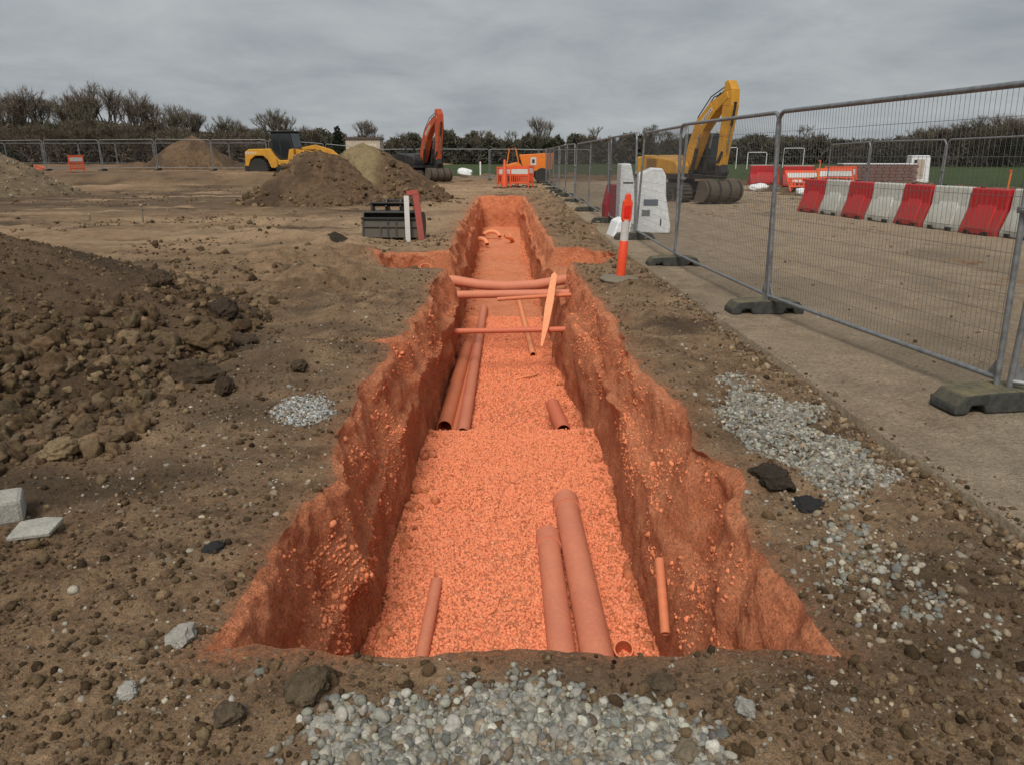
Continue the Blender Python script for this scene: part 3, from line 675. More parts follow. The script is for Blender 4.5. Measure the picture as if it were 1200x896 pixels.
# ------------------------------------------------------------------ fences
n = NT('galvanised_steel'); a = n.noise(14, 5, .7)
M['galv'] = n.done(n.ramp(a, [(.3, (.16, .165, .17)), (.55, (.27, .28, .285)), (.75, (.36, .37, .375))]), n.ramp(a, [(.3, .35), (.7, .6)]), n.bump(n.noise(60, 3), .001, .3), metal=.55, spec=.5)
n = NT('wire_steel'); M['wire'] = n.done((.16, .155, .15), .5, None, metal=.5)
n = NT('rubber_foot'); a = n.noise(6, 5, .7); b = n.noise(30, 4, .7)
sx = n.n.new('ShaderNodeSeparateXYZ'); gn = n.n.new('ShaderNodeNewGeometry'); n.L(gn.outputs['Normal'], sx.inputs[0])
c = n.ramp(b, [(.3, (.030, .031, .028)), (.7, (.075, .074, .065))])
c = n.mix(n.math('MULTIPLY', n.ramp(sx.outputs[2], [(.5, 0), (.9, 1)]), n.ramp(a, [(.35, .15), (.6, .85)])), c, (.20, .165, .085))
c = n.mix(n.ramp(a, [(.6, 0), (.75, .5)]), c, (.12, .09, .05))
M['foot'] = n.done(c, .9, n.bump(b, .004, .6))
PW, PH = 3.46, 1.83
def panel_proto(wires=True, label='', group='', nx=69, wr=.0015, fr=.0195):
    root = empty('mesh_fence', (0, 0, 0), label, 'fence panel', group=group)
    zb = .15; R = .13
    fr_ = MB(); w = PW-.05
    path = [(.0, 0, .05), (0, 0, .5), (0, 0, PH-R)]+[(R-R*math.cos(t), 0, PH-R+R*math.sin(t)) for t in np.linspace(.15, PI/2, 7)]
    path += [(w/2, 0, PH)]+[(w-p[0], 0, p[2]) for p in reversed(path[2:])]+[(w, 0, .5), (w, 0, .05)]
    fr_.tube(path, fr, 12); fr_.tube([(0, 0, zb), (w, 0, zb)], fr*.85, 10)
    for x, s in ((0, 1), (w, -1)):   # corner gussets
        fr_.prism([(x+s*.015, zb+.012), (x+s*.10, zb+.015), (x+s*.015, zb+.13)], -.003, .003)
    fr_.build('frame', M['galv'], root, smooth='auto')
    m = MB()
    def wire(a, b, r=wr): m.tube([a, b], r, 4, caps=False)
    xs = np.linspace(.05, w-.05, nx)
    for i, x in enumerate(xs):
        top = PH-.015
        if x < R: top = PH-R+math.sqrt(max(0, R*R-(R-x)**2))-.01
        if w-x < R: top = PH-R+math.sqrt(max(0, R*R-(R-(w-x))**2))-.01
        wire((x, .004, zb), (x, .004, top))
    hz = [1.66, 1.44, 1.22, 1.02, .90, .78, .66, .54, .42, .30] if nx > 40 else [1.66, 1.44, 1.22, .9, .54]
    for z in hz: wire((.0, -.001, z), (w, -.001, z))
    m.build('wire_mesh', M['wire'], root)
    cl = MB(); cl.box((w+.025, 0, 1.15), (.10, .055, .035)); cl.lathe([(.009, -.035), (.009, .035), (.014, .036), (.014, .046)], (w+.025, 0, 1.15), 8, 'y')
    cl.build('clamp', M['galv'], root, bev=.006)
    return root
def foot_mesh():
    root = MB()
    # low rubber block: tapered ends, with hand hole through each end
    p = [(-.36, 0), (-.36, .05), (-.30, .125), (-.12, .135), (.12, .135), (.30, .125), (.36, .05), (.36, 0), (.27, 0), (.25, .055), (.17, .055), (.15, 0), (-.15, 0), (-.17, .055), (-.25, .055), (-.27, 0)]
    root.prism(p, -.115, .115)
    return root
footmb = foot_mesh()
rim = MB()
p_full = panel_proto(label='nearest steel mesh fence panel on the right, ending at the mossy foot', group=None)
p_far = panel_proto(label='x', group='x', nx=34, wr=.0018)
footo = footmb.build('ballast_block', M['foot'], None, (0, 0, 0), bev=.015)
used = {'full': False, 'far': False, 'foot': False}
def put_panel(a, b, label, group, kind='full', za=None, zb=None, tilt=0):
    src = p_full if kind == 'full' else p_far
    o = src if not used[kind] else copy_tree(src); used[kind] = True
    za = gz(*a) if za is None else za; zb = gz(*b) if zb is None else zb
    d = Vector((b[0]-a[0], b[1]-a[1], zb-za)); L = math.hypot(d.x, d.y); u_ = d/L; a = (a[0]+u_.x*.035, a[1]+u_.y*.035); L -= .03
    o.location = (a[0], a[1], za+.02); o.rotation_mode = 'XYZ'; o.rotation_euler = (tilt, -math.atan2(d.z, L), math.atan2(d.y, d.x)); o.scale = (L/PW, 1, 1)
    o['label'] = label
    if group: o['group'] = group
    elif 'group' in o: del o['group']
def put_foot(x, y, ang, label, group=None, z=None, s=1.0):
    o = footo if not used['foot'] else footo.copy()
    if used['foot']: COL.objects.link(o)
    used['foot'] = True
    o.location = (x, y, (gz(x, y) if z is None else z)-.004); o.rotation_euler = (0, 0, ang); o.scale = (s, s, s); o['label'] = label; o['category'] = 'fence foot'
    if group: o['group'] = group
    elif 'group' in o: del o['group']
# right-hand line
RF = [(5.75, 2.35), (2.97, 4.28), (2.49, 7.15), (2.26, 10.35), (2.26, 13.75), (2.20, 17.3), (2.12, 21.1), (2.06, 25.1), (2.0, 28.6), (1.96, 32.1), (1.92, 35.6), (1.9, 39.1), (1.88, 42.6), (1.86, 46.1)]
LBR = ['steel mesh fence panel cut off by the right edge of the picture', 'nearest full steel mesh fence panel, between the mossy foot and the next foot',
       'steel mesh fence panel in front of the yellow excavator', 'steel mesh fence panel in front of the tall white barrier block', 'steel mesh fence panel just beyond the tall white barrier block']
tl = [math.radians(3), math.radians(2.6), math.radians(1), math.radians(-2.5), math.radians(1.5)]
for i in range(len(RF)-1):
    lab = LBR[i] if i < 5 else 'steel mesh fence panel in the receding line right of the far trench'
    put_panel(RF[i+1], RF[i], lab, 'fence panels along the haul road', 'full' if i < 7 else 'far', tilt=(tl[i] if i < 5 else math.radians(random.uniform(-2, 2))))
FL = ['mossy-topped fence foot nearest the camera, at the right', 'dark fence foot under the second post pair from the right', 'dark fence foot beside the orange and white bollard', 'fence foot just in front of the white barrier block']
for i in range(1, len(RF)):
    put_foot(RF[i][0]-.02, RF[i][1], math.radians([8, 4, 3, 0][i-1] if i < 5 else random.uniform(-8, 8)), FL[i-1] if i < 5 else 'dark fence foot in the receding line right of the far trench', 'fence feet along the haul road')
# far boundary line: left to centre
BF = [(-36+3.46*i, 48.2+.0*i) for i in range(12)]
for i in range(11):
    a, b = BF[i], BF[i+1]
    put_panel(a, b, 'steel mesh fence panel of the far boundary left and centre', 'boundary fence panels at the far side', 'far')
    put_foot(a[0], a[1], PI/2, 'fence foot of the far boundary', 'fence feet of the far boundary')
SF = [(-49+3.46*i, 70-.3*i) for i in range(9)]
for i in range(8): put_panel(SF[i], SF[i+1], 'steel mesh fence panel of the second, farther row at the left', 'fence panels of the farther left row', 'far', za=.7, zb=.7)
TF = [(-3.5, 54), (-1.6, 52.5), (1.8, 52.0), (5.2, 51), (8.6, 50)]
TF2 = [(10.1, 24.6), (9.75, 21.1), (9.85, 17.6), (10.2, 14.15), (10.6, 10.7)]
LB2 = ['steel mesh fence panel above the far end of the red and white barriers', 'steel mesh fence panel behind the middle of the red and white barriers', 'steel mesh fence panel behind the near end of the red and white barriers', 'steel mesh fence panel behind the red barrier at the right edge']
for i in range(4):
    put_panel(TF2[i+1], TF2[i], LB2[i], 'fence panels behind the red and white barriers', 'full')
    put_foot(TF2[i][0]+.05, TF2[i][1], 0, 'fence foot behind the red and white barriers', 'fence feet behind the barriers')
for i in range(1, 3): put_panel(TF[i], TF[i+1], 'steel mesh fence panel at the far end between trench and field', 'fence panels beyond the trench', 'far')

# ------------------------------------------------------------------ red and white barriers
M['red'] = paint('red_plastic', (.50, .018, .022), .4, .35, (.16, .08, .05), 2.5)
M['white'] = paint('white_plastic', (.55, .55, .50), .45, .45, (.20, .165, .11), 2.5)
M['dark'] = paint('dark_void', (.012, .012, .012), .8, .2)
M['whitepanel'] = paint('white_block_plastic', (.82, .84, .84), .5, .08, (.24, .2, .15), 2)
def barrier_proto():
    root = empty('water_barrier', (0, 0, 0), 'x', 'barrier', group='x')
    b = MB(); L = .97
    b.prism([(-.235, .0), (.235, .0), (.235, .09), (.10, .50), (.085, .86), (.06, .88), (-.06, .88), (-.085, .86), (-.10, .50), (-.235, .09)], -L/2, L/2, 'xz')
    o = b.build('body', M['red'], root, bev=.018)
    w = MB()
    for s in (1, -1):
        w.add([(s*x_, y_, z_) for x_, y_, z_ in [(.262, -.30, .13), (.262, .30, .13), (.262, .30, .035), (.262, -.30, .035), (.098, -.24, .57), (.098, .24, .57), (.10, -.30, .1), (.10, .30, .1)]],
              [(0, 1, 5, 4), (3, 2, 1, 0), (0, 4, 6, 3), (1, 2, 7, 5)])
    w.build('moulded_panel', M['red'], root, bev=.012)
    for s in (1, -1):
        for y_ in (-.24, .24): d = MB(); d.box((s*.236, y_, .045), (.06, .15, .075)); d.build('fork_slot', M['dark'], root)
    c = MB(); c.lathe([(.0, .885), (.045, .884), (.05, .90), (.0, .905)], (0, -.3, 0), 14); c.build('filler_cap', M['dark'], root)
    return root
bp = barrier_proto(); first = True
d = Vector((9.46-8.28, 13.6-21.15)); L = d.length; d.normalize(); ang = math.atan2(-d.x, d.y)  # local y along the line
Rb = Vector((8.30, 20.75))
nb = 9
names = ['red plastic barrier at the far left end of the row', 'white plastic barrier next to the far end red one', 'second red plastic barrier from the far end', 'second white plastic barrier from the far end, in the middle of the row',
         'red plastic barrier in the middle of the row right of centre', 'third white plastic barrier from the far end, nearest full white one', 'large red plastic barrier behind the near fence posts', 'white plastic barrier cut by the right edge', 'red plastic barrier cut by the right edge']
for k in range(8):
    p = Rb+d*(1.03*k)
    o = bp if first else copy_tree(bp); first = False
    o.location = (p.x, p.y, gz(p.x, p.y)-.005); o.rotation_euler = (0, 0, ang+math.radians(random.uniform(-4, 4))); o['label'] = names[k]; o['group'] = 'red and white plastic barriers in a row'
    mt = M['red'] if k % 2 == 0 else M['white']
    for c in o.children:
        if c.name.startswith(('body', 'moulded')):
            if k % 2:
                c.data = c.data.copy(); c.data.materials.clear(); c.data.materials.append(mt)
# white and pink blocks by the fence
def blk(name, prof, w, loc, rz, mat, label, parts=()):
    root = empty(name, loc, label, 'barrier', rz=rz)
    b = MB(); b.prism(prof, 0, w); b.build('body', mat, root, bev=.03, seg=3)
    for nm, c, dd, m_ in parts:
        q = MB(); q.box(c, dd); q.build(nm, m_, root, bev=.004)
M['stick'] = paint('grey_sticker', (.13, .16, .20), .5, .2)
blk('barrier_block', [(0, 0), (.66, 0), (.67, .14), (.55, .72), (.53, 1.10), (.45, 1.24), (.26, 1.25), (.10, 1.18), (0, 1.14)], .5, (2.46, 14.9, gz(2.5, 14.5)-.01), math.radians(-4), M['whitepanel'], 'tall white plastic barrier block with a grey patch behind the fence',
    [('grey_patch', (.26, -.004, .60), (.28, .012, .12), M['stick']), ('slot', (.17, -.004, .40), (.16, .01, .12), M['galv']), ('slot', (.47, -.004, .22), (.025, .01, .13), M['dark'])])
blk('barrier_block', [(0, .0), (.36, 0), (.40, .1), (.36, .3), (.24, .36), (.1, .3)], .5, (1.90, 14.2, gz(1.9, 14.0)-.02), math.radians(8), M['whitepanel'], 'low white plastic block lying left of the tall white barrier', [('slot', (.2, -.003, .14), (.03, .01, .14), M['stick'])])
blk('barrier_block', [(0, 0), (.34, 0), (.34, .5), (.30, .95), (.22, 1.3), (0, 1.3)], .45, (2.35, 16.6, gz(2.5, 16.6)), math.radians(3), M['whitepanel'], 'white plastic block left of and behind the tall white barrier', [('slot', (.17, -.003, .9), (.22, .01, .03), M['dark'])])
blk('barrier_block', [(0, 0), (.30, 0), (.30, .35), (.24, .85), (.1, .85), (0, .4)], .5, (2.12, 17.2, gz(2.2, 17.2)), math.radians(3), paint('crimson_plastic', (.30, .012, .03), .5, .3), 'crimson plastic barrier seen edge-on through the fence left of the white blocks')

# ------------------------------------------------------------------ bollard
M['hivis'] = paint('orange_red_plastic', (.85, .075, .022), .4, .15, (.3, .12, .06), 3)
M['refl'] = paint('pale_reflective', (.62, .60, .57), .35, .3, (.25, .2, .15), 8)
M['basegrey'] = paint('dusty_rubber', (.17, .155, .12), .9, .6, (.2, .16, .11), 5)
bx_, by_ = 1.36, 9.28
root = empty('bollard', (bx_, by_, gz(bx_, by_)), 'orange bollard with a pale reflective band beside the right trench edge', 'bollard', rot=(math.radians(1), math.radians(3), 0))
MB().lathe([(.0, .0), (.26, .0), (.27, .03), (.22, .055), (.085, .075), (.0, .078)], n=10).build('base', M['basegrey'], root, bev=.01)
MB().lathe([(.058, .075), (.056, .5), (.050, .51), (.0, .511)], n=20).build('lower_post', M['hivis'], root, smooth='auto')
MB().lathe([(.0, .50), (.053, .502), (.051, .76), (.0, .762)], n=20).build('reflective_band', M['refl'], root, smooth='auto')
m = MB(); m.prism([(-.052, .74), (.052, .74), (.060, .80), (.058, .98), (.035, 1.00), (.032, 1.045), (.018, 1.075), (-.018, 1.075), (-.032, 1.045), (-.035, 1.0), (-.058, .98), (-.060, .80)], -.045, .045); m.build('head', M['hivis'], root, bev=.012, seg=3)
m = MB(); m.box((0, -.048, .86), (.08, .008, .15)); m.build('reflector', paint('red_reflector', (.75, .02, .012), .3, .1), root, bev=.004)

# ------------------------------------------------------------------ lying bucket with the two leaning boards
M['steel'] = paint('worn_bucket_steel', (.07, .075, .072), .55, .6, (.14, .11, .075), 4, .3)
M['blacks'] = paint('black_steel', (.02, .021, .022), .5, .3, (.1, .08, .055), 4)
def bucket_mesh(w, R=.45, teeth=True):
    """curved digging bucket: shell swept along x, opening towards -y"""
    m = MB(); n = 12
    prof = [(-.50*R/.45, .02)]+[(-.05*R/.45+R*math.sin(t)*.95, R-R*math.cos(t)) for t in np.linspace(0, PI*.92, n)]+[(-.2*R/.45, R*2.02)]
    t_ = .03
    inner_ = [(p[0]-.02, p[1]+t_ if p[1] < R else p[1]-t_) for p in prof]
    poly = prof+inner_[::-1]
    for i in range(len(prof)-1):
        q = [prof[i], prof[i+1], (prof[i+1][0]-(t_ if prof[i+1][0] > 0 else 0), prof[i+1][1]+(t_ if prof[i+1][1] < R else -t_)), (prof[i][0]-(t_ if prof[i][0] > 0 else 0), prof[i][1]+(t_ if prof[i][1] < R else -t_))]
        m.prism(q, -w/2, w/2, 'yz')
    side_ = prof
    for s in (-1, 1): m.prism(side_, s*w/2-.014, s*w/2+.014, 'yz')
    if teeth:
        for k in range(5):
            x = -w/2+.06+(w-.12)*k/4
            m.add([(x-.03, -.48*R/.45, .0), (x+.03, -.48*R/.45, .0), (x+.03, -.48*R/.45, .05), (x-.03, -.48*R/.45, .05), (x-.015, -.62*R/.45, .01), (x+.015, -.62*R/.45, .01)], [(0, 1, 2, 3), (0, 4, 5, 1), (2, 5, 4, 3), (0, 3, 4), (1, 5, 2)])
    return m
bz = gz(-2.3, 14.75)
root = empty('digger_bucket', (-2.30, 14.75, bz), 'dark steel digger bucket lying on the mud left of the trench', 'bucket', rz=math.radians(-4))
bucket_mesh(1.15, .25).build('shell', M['steel'], root, bev=.006)
m = MB()
for s in (-1, 1):
    m.prism([(.0, .47), (.26, .42), (.20, .70), (.02, .74), (-.06, .6)], s*.14-.02, s*.14+.02, 'yz'); m.prism([(-.1, .46), (.2, .46), (.1, .66), (-.06, .66)], s*.42-.018, s*.42+.018, 'yz')
m.tube([(-.46, .05, .62), (.46, .05, .62)], .03, 12); m.tube([(-.2, .14, .70), (.2, .14, .70)], .022, 10)
m.box((0, .02, .50), (.95, .25, .03)); m.box((-.05, -.02, .66), (.8, .12, .025))
m.build('hitch_bracket', M['blacks'], root, bev=.005)
m = MB(); m.prism([(-.32, .03), (-.26, .36), (-.24, .36), (-.30, .03)], -.56, .56, 'yz'); m.build('back_plate', M['steel'], root, bev=.008)
m = MB()
for x_ in (-.545, -.06, .10, .545): m.prism([(-.345, .02), (-.275, .38), (-.23, .38), (-.29, .02)], x_-.018, x_+.018, 'yz')
m.box((0, -.26, .385), (1.17, .07, .04)); m.build('stiffener', M['blacks'], root, bev=.005)
m = MB(); m.box((0, -.30, .235), (1.10, .03, .03)); m.box((-.2, -.3, .12), (.03, .05, .22)); m.build('edge_bar', M['steel'], root, bev=.006)
m = MB(); m.box((0, 0, .42), (.095, .035, .86)); tag(m.build('board', M['refl'], None, (-1.97, 14.22, gz(-1.97, 14.2)), (math.radians(-9), math.radians(-1.5), 0), bev=.005), 'white board leaning on the lying bucket', 'board')
m = MB(); m.box((0, 0, .44), (.12, .06, .90)); m.box((-.06, 0, .90), (.22, .07, .09)); tag(m.build('board', paint('faded_red_paint', (.36, .06, .045), .6, .35), None, (-1.72, 14.28, gz(-1.7, 14.3)), (math.radians(-11), math.radians(-7), 0), bev=.006), 'red post with a short crosspiece leaning on the lying bucket', 'board')

# ------------------------------------------------------------------ machines
M['yellow'] = paint('digger_yellow', (.62, .30, .028), .4, .45, (.13, .095, .055), 1.6)
M['dorange'] = paint('digger_orange', (.50, .085, .028), .4, .4, (.10, .07, .05), 1.6)
M['rubber'] = paint('tyre_rubber', (.024, .023, .022), .85, .12, (.12, .095, .065), 4)
M['track'] = paint('track_steel', (.045, .04, .034), .7, .8, (.14, .11, .075), 3)
M['chrome'] = NT('ram_chrome').done((.5, .5, .5), .25, None, metal=1)
M['glass'] = NT('cab_glass').done((.015, .02, .022), .08, None, spec=.7)
M['cabpost'] = paint('cab_black', (.015, .016, .017), .5, .3)
M['tanpaint'] = paint('pale_decal', (.62, .55, .42), .5, .3)
def cylinder(m, a, b, r, n=12): m.tube([a, b], r, n)
def boxbeam(m, pts, widths, y0, y1):
    """plate beam in XZ: centre line pts with given half depth"""
    up, lo = [], []
    for i, p in enumerate(pts):
        q0 = Vector(pts[max(i-1, 0)]); q1 = Vector(pts[min(i+1, len(pts)-1)]); t = (q1-q0).normalized(); nn = Vector((-t.y, t.x))
        up.append(tuple(Vector(p)+nn*widths[i])); lo.append(tuple(Vector(p)-nn*widths[i]))
    for i in range(len(pts)-1): m.prism([lo[i], lo[i+1], up[i+1], up[i]], y0, y1)
M['bkt'] = paint('earthy_bucket_steel', (.10, .08, .06), .6, .5, (.17, .125, .08), 5, .2)
def excavator(loc, rz, body, boomm, label, bucket_w=1.35, s=1.0):
    root = empty('excavator', loc, label, 'excavator', rz=rz); root.scale = (s, s, s)
    for sy in (-1, 1):
        t = MB(); y0 = sy*.95
        prof = []
        for a_ in np.linspace(PI/2, 3*PI/2, 9): prof.append((-1.35+.36*math.cos(a_), .38+.36*math.sin(a_)))
        for a_ in np.linspace(-PI/2, PI/2, 9): prof.append((1.35+.36*math.cos(a_), .38+.36*math.sin(a_)))
        t.prism(prof, y0-.22, y0+.22)
        m_ = len(prof)
        # grouser bars
        per = []
        for i in range(m_):
            a, b = Vector(prof[i]), Vector(prof[(i+1) % m_]); k = max(1, int((b-a).length/.15))
            for j in range(k): per.append((a.lerp(b, j/k), (b-a).normalized()))
        for p, tt_ in per:
            nn = Vector((tt_.y, -tt_.x)); c = p+nn*.012
            t.box((c.x, y0, c.y), (.05, .47, .03), Matrix.Rotation(-math.atan2(tt_.y, tt_.x), 3, 'Y'))
        tr = t.build('track', M['track'], root, bev=.006)
        wl = MB()
        for x in (-1.35, -.8, -.4, 0, .4, .8, 1.35): wl.lathe([(.0, -.02), (.18 if abs(x) < 1 else .27, -.02), (.18 if abs(x) < 1 else .27, .03), (.0, .06)], (x, y0+sy*.215, .26 if abs(x) < 1 else .38), 12, 'y')
        wl.build('roller', M['blacks'], tr)
    m = MB(); m.box((0, 0, .55), (1.6, 1.5, .35)); m.lathe([(.55, .7), (.55, .92)], n=20); m.build('undercarriage', M['blacks'], root, bev=.02)
    m = MB(); m.box((-.15, 0, 1.0), (2.7, 2.2, .18)); m.build('deck', M['blacks'], root, bev=.02)
    m = MB()
    m.prism([(-1.75, 1.09), (-.1, 1.09), (-.1, 1.75), (-1.3, 1.85), (-1.75, 1.75)], -1.08, 1.08)
    m.prism([(-.1, 1.09), (1.05, 1.09), (1.05, 1.45), (.9, 1.62), (-.1, 1.75)], -1.08, -.45)
    m.build('engine_housing', body, root, bev=.06, seg=3)
    m = MB(); m.prism([(-1.95, 1.0), (-1.70, .92), (-1.70, 1.80), (-1.90, 1.76), (-2.0, 1.55)], -1.05, 1.05); m.build('counterweight', body, root, bev=.07, seg=3)
    m = MB()
    for z_ in np.linspace(1.25, 1.65, 6): m.box((-.7, -1.085, z_), (.7, .01, .03)); m.box((-.7, 1.085, z_), (.7, .01, .03))
    m.tube([(-1.1, -.5, 1.8), (-1.1, -.5, 2.2), (-1.18, -.5, 2.27)], .05, 10); m.build('grille', M['blacks'], root)
    # cab (left of the boom)
    cb = MB(); cb.prism([(-.25, 1.09), (1.22, 1.09), (1.28, 1.5), (1.12, 2.62), (.95, 2.70), (-.2, 2.70), (-.28, 2.6)], .18, 1.06)
    cab = cb.build('cab', M['cabpost'], root, bev=.05, seg=3)
    g_ = MB()
    for y_ in (.172, 1.068): 
        g_.prism([(-.12, 1.62), (.42, 1.62), (.42, 2.52), (-.12, 2.52)], y_-.004, y_+.004); g_.prism([(.50, 1.30), (1.14, 1.45), (1.0, 2.52), (.50, 2.52)], y_-.004, y_+.004)
    rt = Matrix.Rotation(-math.atan2(.16, 1.12), 3, 'Y')
    g_.add([(1.282, .26, 1.55), (1.282, .98, 1.55), (1.128, .98, 2.56), (1.128, .26, 2.56)], [(0, 1, 2, 3)])
    g_.add([(1.236, .26, 1.18), (1.236, .98, 1.18), (1.292, .98, 1.50), (1.292, .26, 1.50)], [(0, 1, 2, 3)])
    g_.build('window', M['glass'], cab)
    m = MB(); m.tube([(1.1, 1.0, 2.0), (1.35, 1.25, 2.1), (1.35, 1.28, 1.9)], .014, 6); m.box((1.36, 1.28, 1.95), (.04, .16, .26)); m.build('mirror', M['blacks'], root, bev=.01); m = MB(); m.tube([(.9, -.9, 1.5), (1.0, -1.0, 2.1)], .014, 6); m.box((1.0, -1.02, 2.1), (.04, .18, .26)); m.build('mirror', M['blacks'], root, bev=.01)
    m = MB()
    for y_ in (.3, .9): m.box((1.02, y_, 2.76), (.1, .16, .10))
    m.build('work_lamp', M['tanpaint'], root, bev=.015)
    # boom
    bm = MB(); bp_ = [(.75, 1.30), (1.02, 2.05), (1.42, 2.95), (2.15, 3.62), (2.95, 4.02)]
    boxbeam(bm, bp_, [.18, .29, .31, .24, .15], -.40, .02)
    boom = bm.build('boom', boomm, root, bev=.025)
    dc = MB(); 
    t = (Vector(bp_[3])-Vector(bp_[2])).normalized(); nn = Vector((-t.y, t.x)); c0 = (Vector(bp_[2])+Vector(bp_[3]))/2
    for y_ in (-.406, .026): dc.prism([tuple(c0+t*a_+nn*b_) for a_, b_ in ((-.42, -.12), (.42, -.10), (.42, .06), (-.42, .08))], y_-.004, y_+.004)
    dcl = dc.build('decal', M['tanpaint'], boom)
    lt = MB()
    for k in range(7):
        a_ = -.34+.11*k
        for y_ in (-.412, .032): lt.prism([tuple(c0+t*(a_+dx)+nn*b_) for dx, b_ in ((0, -.07), (.06, -.07), (.045, .03), (.015, .03))], y_-.002, y_+.002)
    lt.build('lettering', M['stick'], boom)
    for a_, b_ in (((1.25, -.50, 1.15), (1.50, -.50, 2.1)), ((1.25, .12, 1.15), (1.50, .12, 2.1)), ((1.55, -.19, 3.42), (2.35, -.19, 4.08)), ((3.16, -.19, 3.75), (3.02, -.19, 2.9))):
        m = MB(); cylinder(m, a_, b_, .075); m.build('hydraulic_ram', M['blacks'], root, smooth='auto')
    m = MB(); m.tube([(1.0, -.30, 2.4), (1.2, -.30, 3.3), (1.9, -.30, 4.0), (2.6, -.3, 4.28), (3.0, -.3, 4.1)], .022, 6); m.build('hose', M['blacks'], root, smooth=True)
    m = MB(); m.tube([(.95, -.08, 2.3), (1.15, -.08, 3.35), (1.8, -.08, 4.0), (2.7, -.08, 4.2)], .022, 6); m.build('hose', M['blacks'], root, smooth=True)
    for a_, b_, r_ in (((1.50, -.50, 2.1), (1.62, -.50, 2.62), .04), ((1.50, .12, 2.1), (1.62, .12, 2.62), .04), ((2.35, -.19, 4.08), (2.88, -.19, 4.40), .04), ((3.02, -.19, 2.9), (2.93, -.19, 1.95), .035)):
        m = MB(); cylinder(m, a_, b_, r_); m.build('ram_rod', M['chrome'], root, smooth='auto')
    m = MB(); sp = [(2.82, 4.50), (2.92, 4.15), (2.93, 3.6), (2.80, 2.5), (2.68, 1.45)]
    boxbeam(m, sp, [.10, .24, .25, .17, .13], -.38, .0); st = m.build('stick', boomm, root, bev=.02)
    for y_ in (-.44, .005):
        m = MB(); m.prism([(2.60, 1.55), (2.80, 1.6), (2.98, 1.95), (2.88, 2.0), (2.72, 1.75)], y_, y_+.055); m.build('linkage', M['blacks'], root, bev=.02)
    m = MB(); m.prism([(2.50, 1.45), (2.82, 1.5), (2.95, 1.2), (2.8, .95), (2.5, 1.0)], -.36, -.02); m.build('quick_hitch', M['blacks'], root, bev=.02)
    b = bucket_mesh(bucket_w, .42, True); o = b.build('bucket', M['bkt'], root, (2.70, -.19, .08), (0, 0, -PI/2), bev=.008)
    for k in range(4):
        wsm = MB()
        x_ = -bucket_w/2+.12+(bucket_w-.24)*k/3
        for t0, t1 in zip(np.linspace(0, PI*.85, 7)[:-1], np.linspace(0, PI*.85, 7)[1:]):
            pa = [(-.05*.42/.45+r_*math.sin(t_)*.95, .42-r_*math.cos(t_)) for t_, r_ in ((t0, .42), (t1, .42), (t1, .445), (t0, .445))]; wsm.prism(pa, x_-.035, x_+.035, 'yz')
        wsm.build('wear_strip', M['blacks'], o)
    return root
excavator((5.95, 26.9, gz(6, 27)), math.radians(-90+25), M['yellow'], M['yellow'], 'yellow excavator with raised boom behind the right-hand fence', 1.75, .83)
excavator((-5.45, 46.0, 0.03), math.radians(-90+36), M['blacks'], M['dorange'], 'excavator with an orange boom and black body beyond the central soil heaps', 1.7, .88)

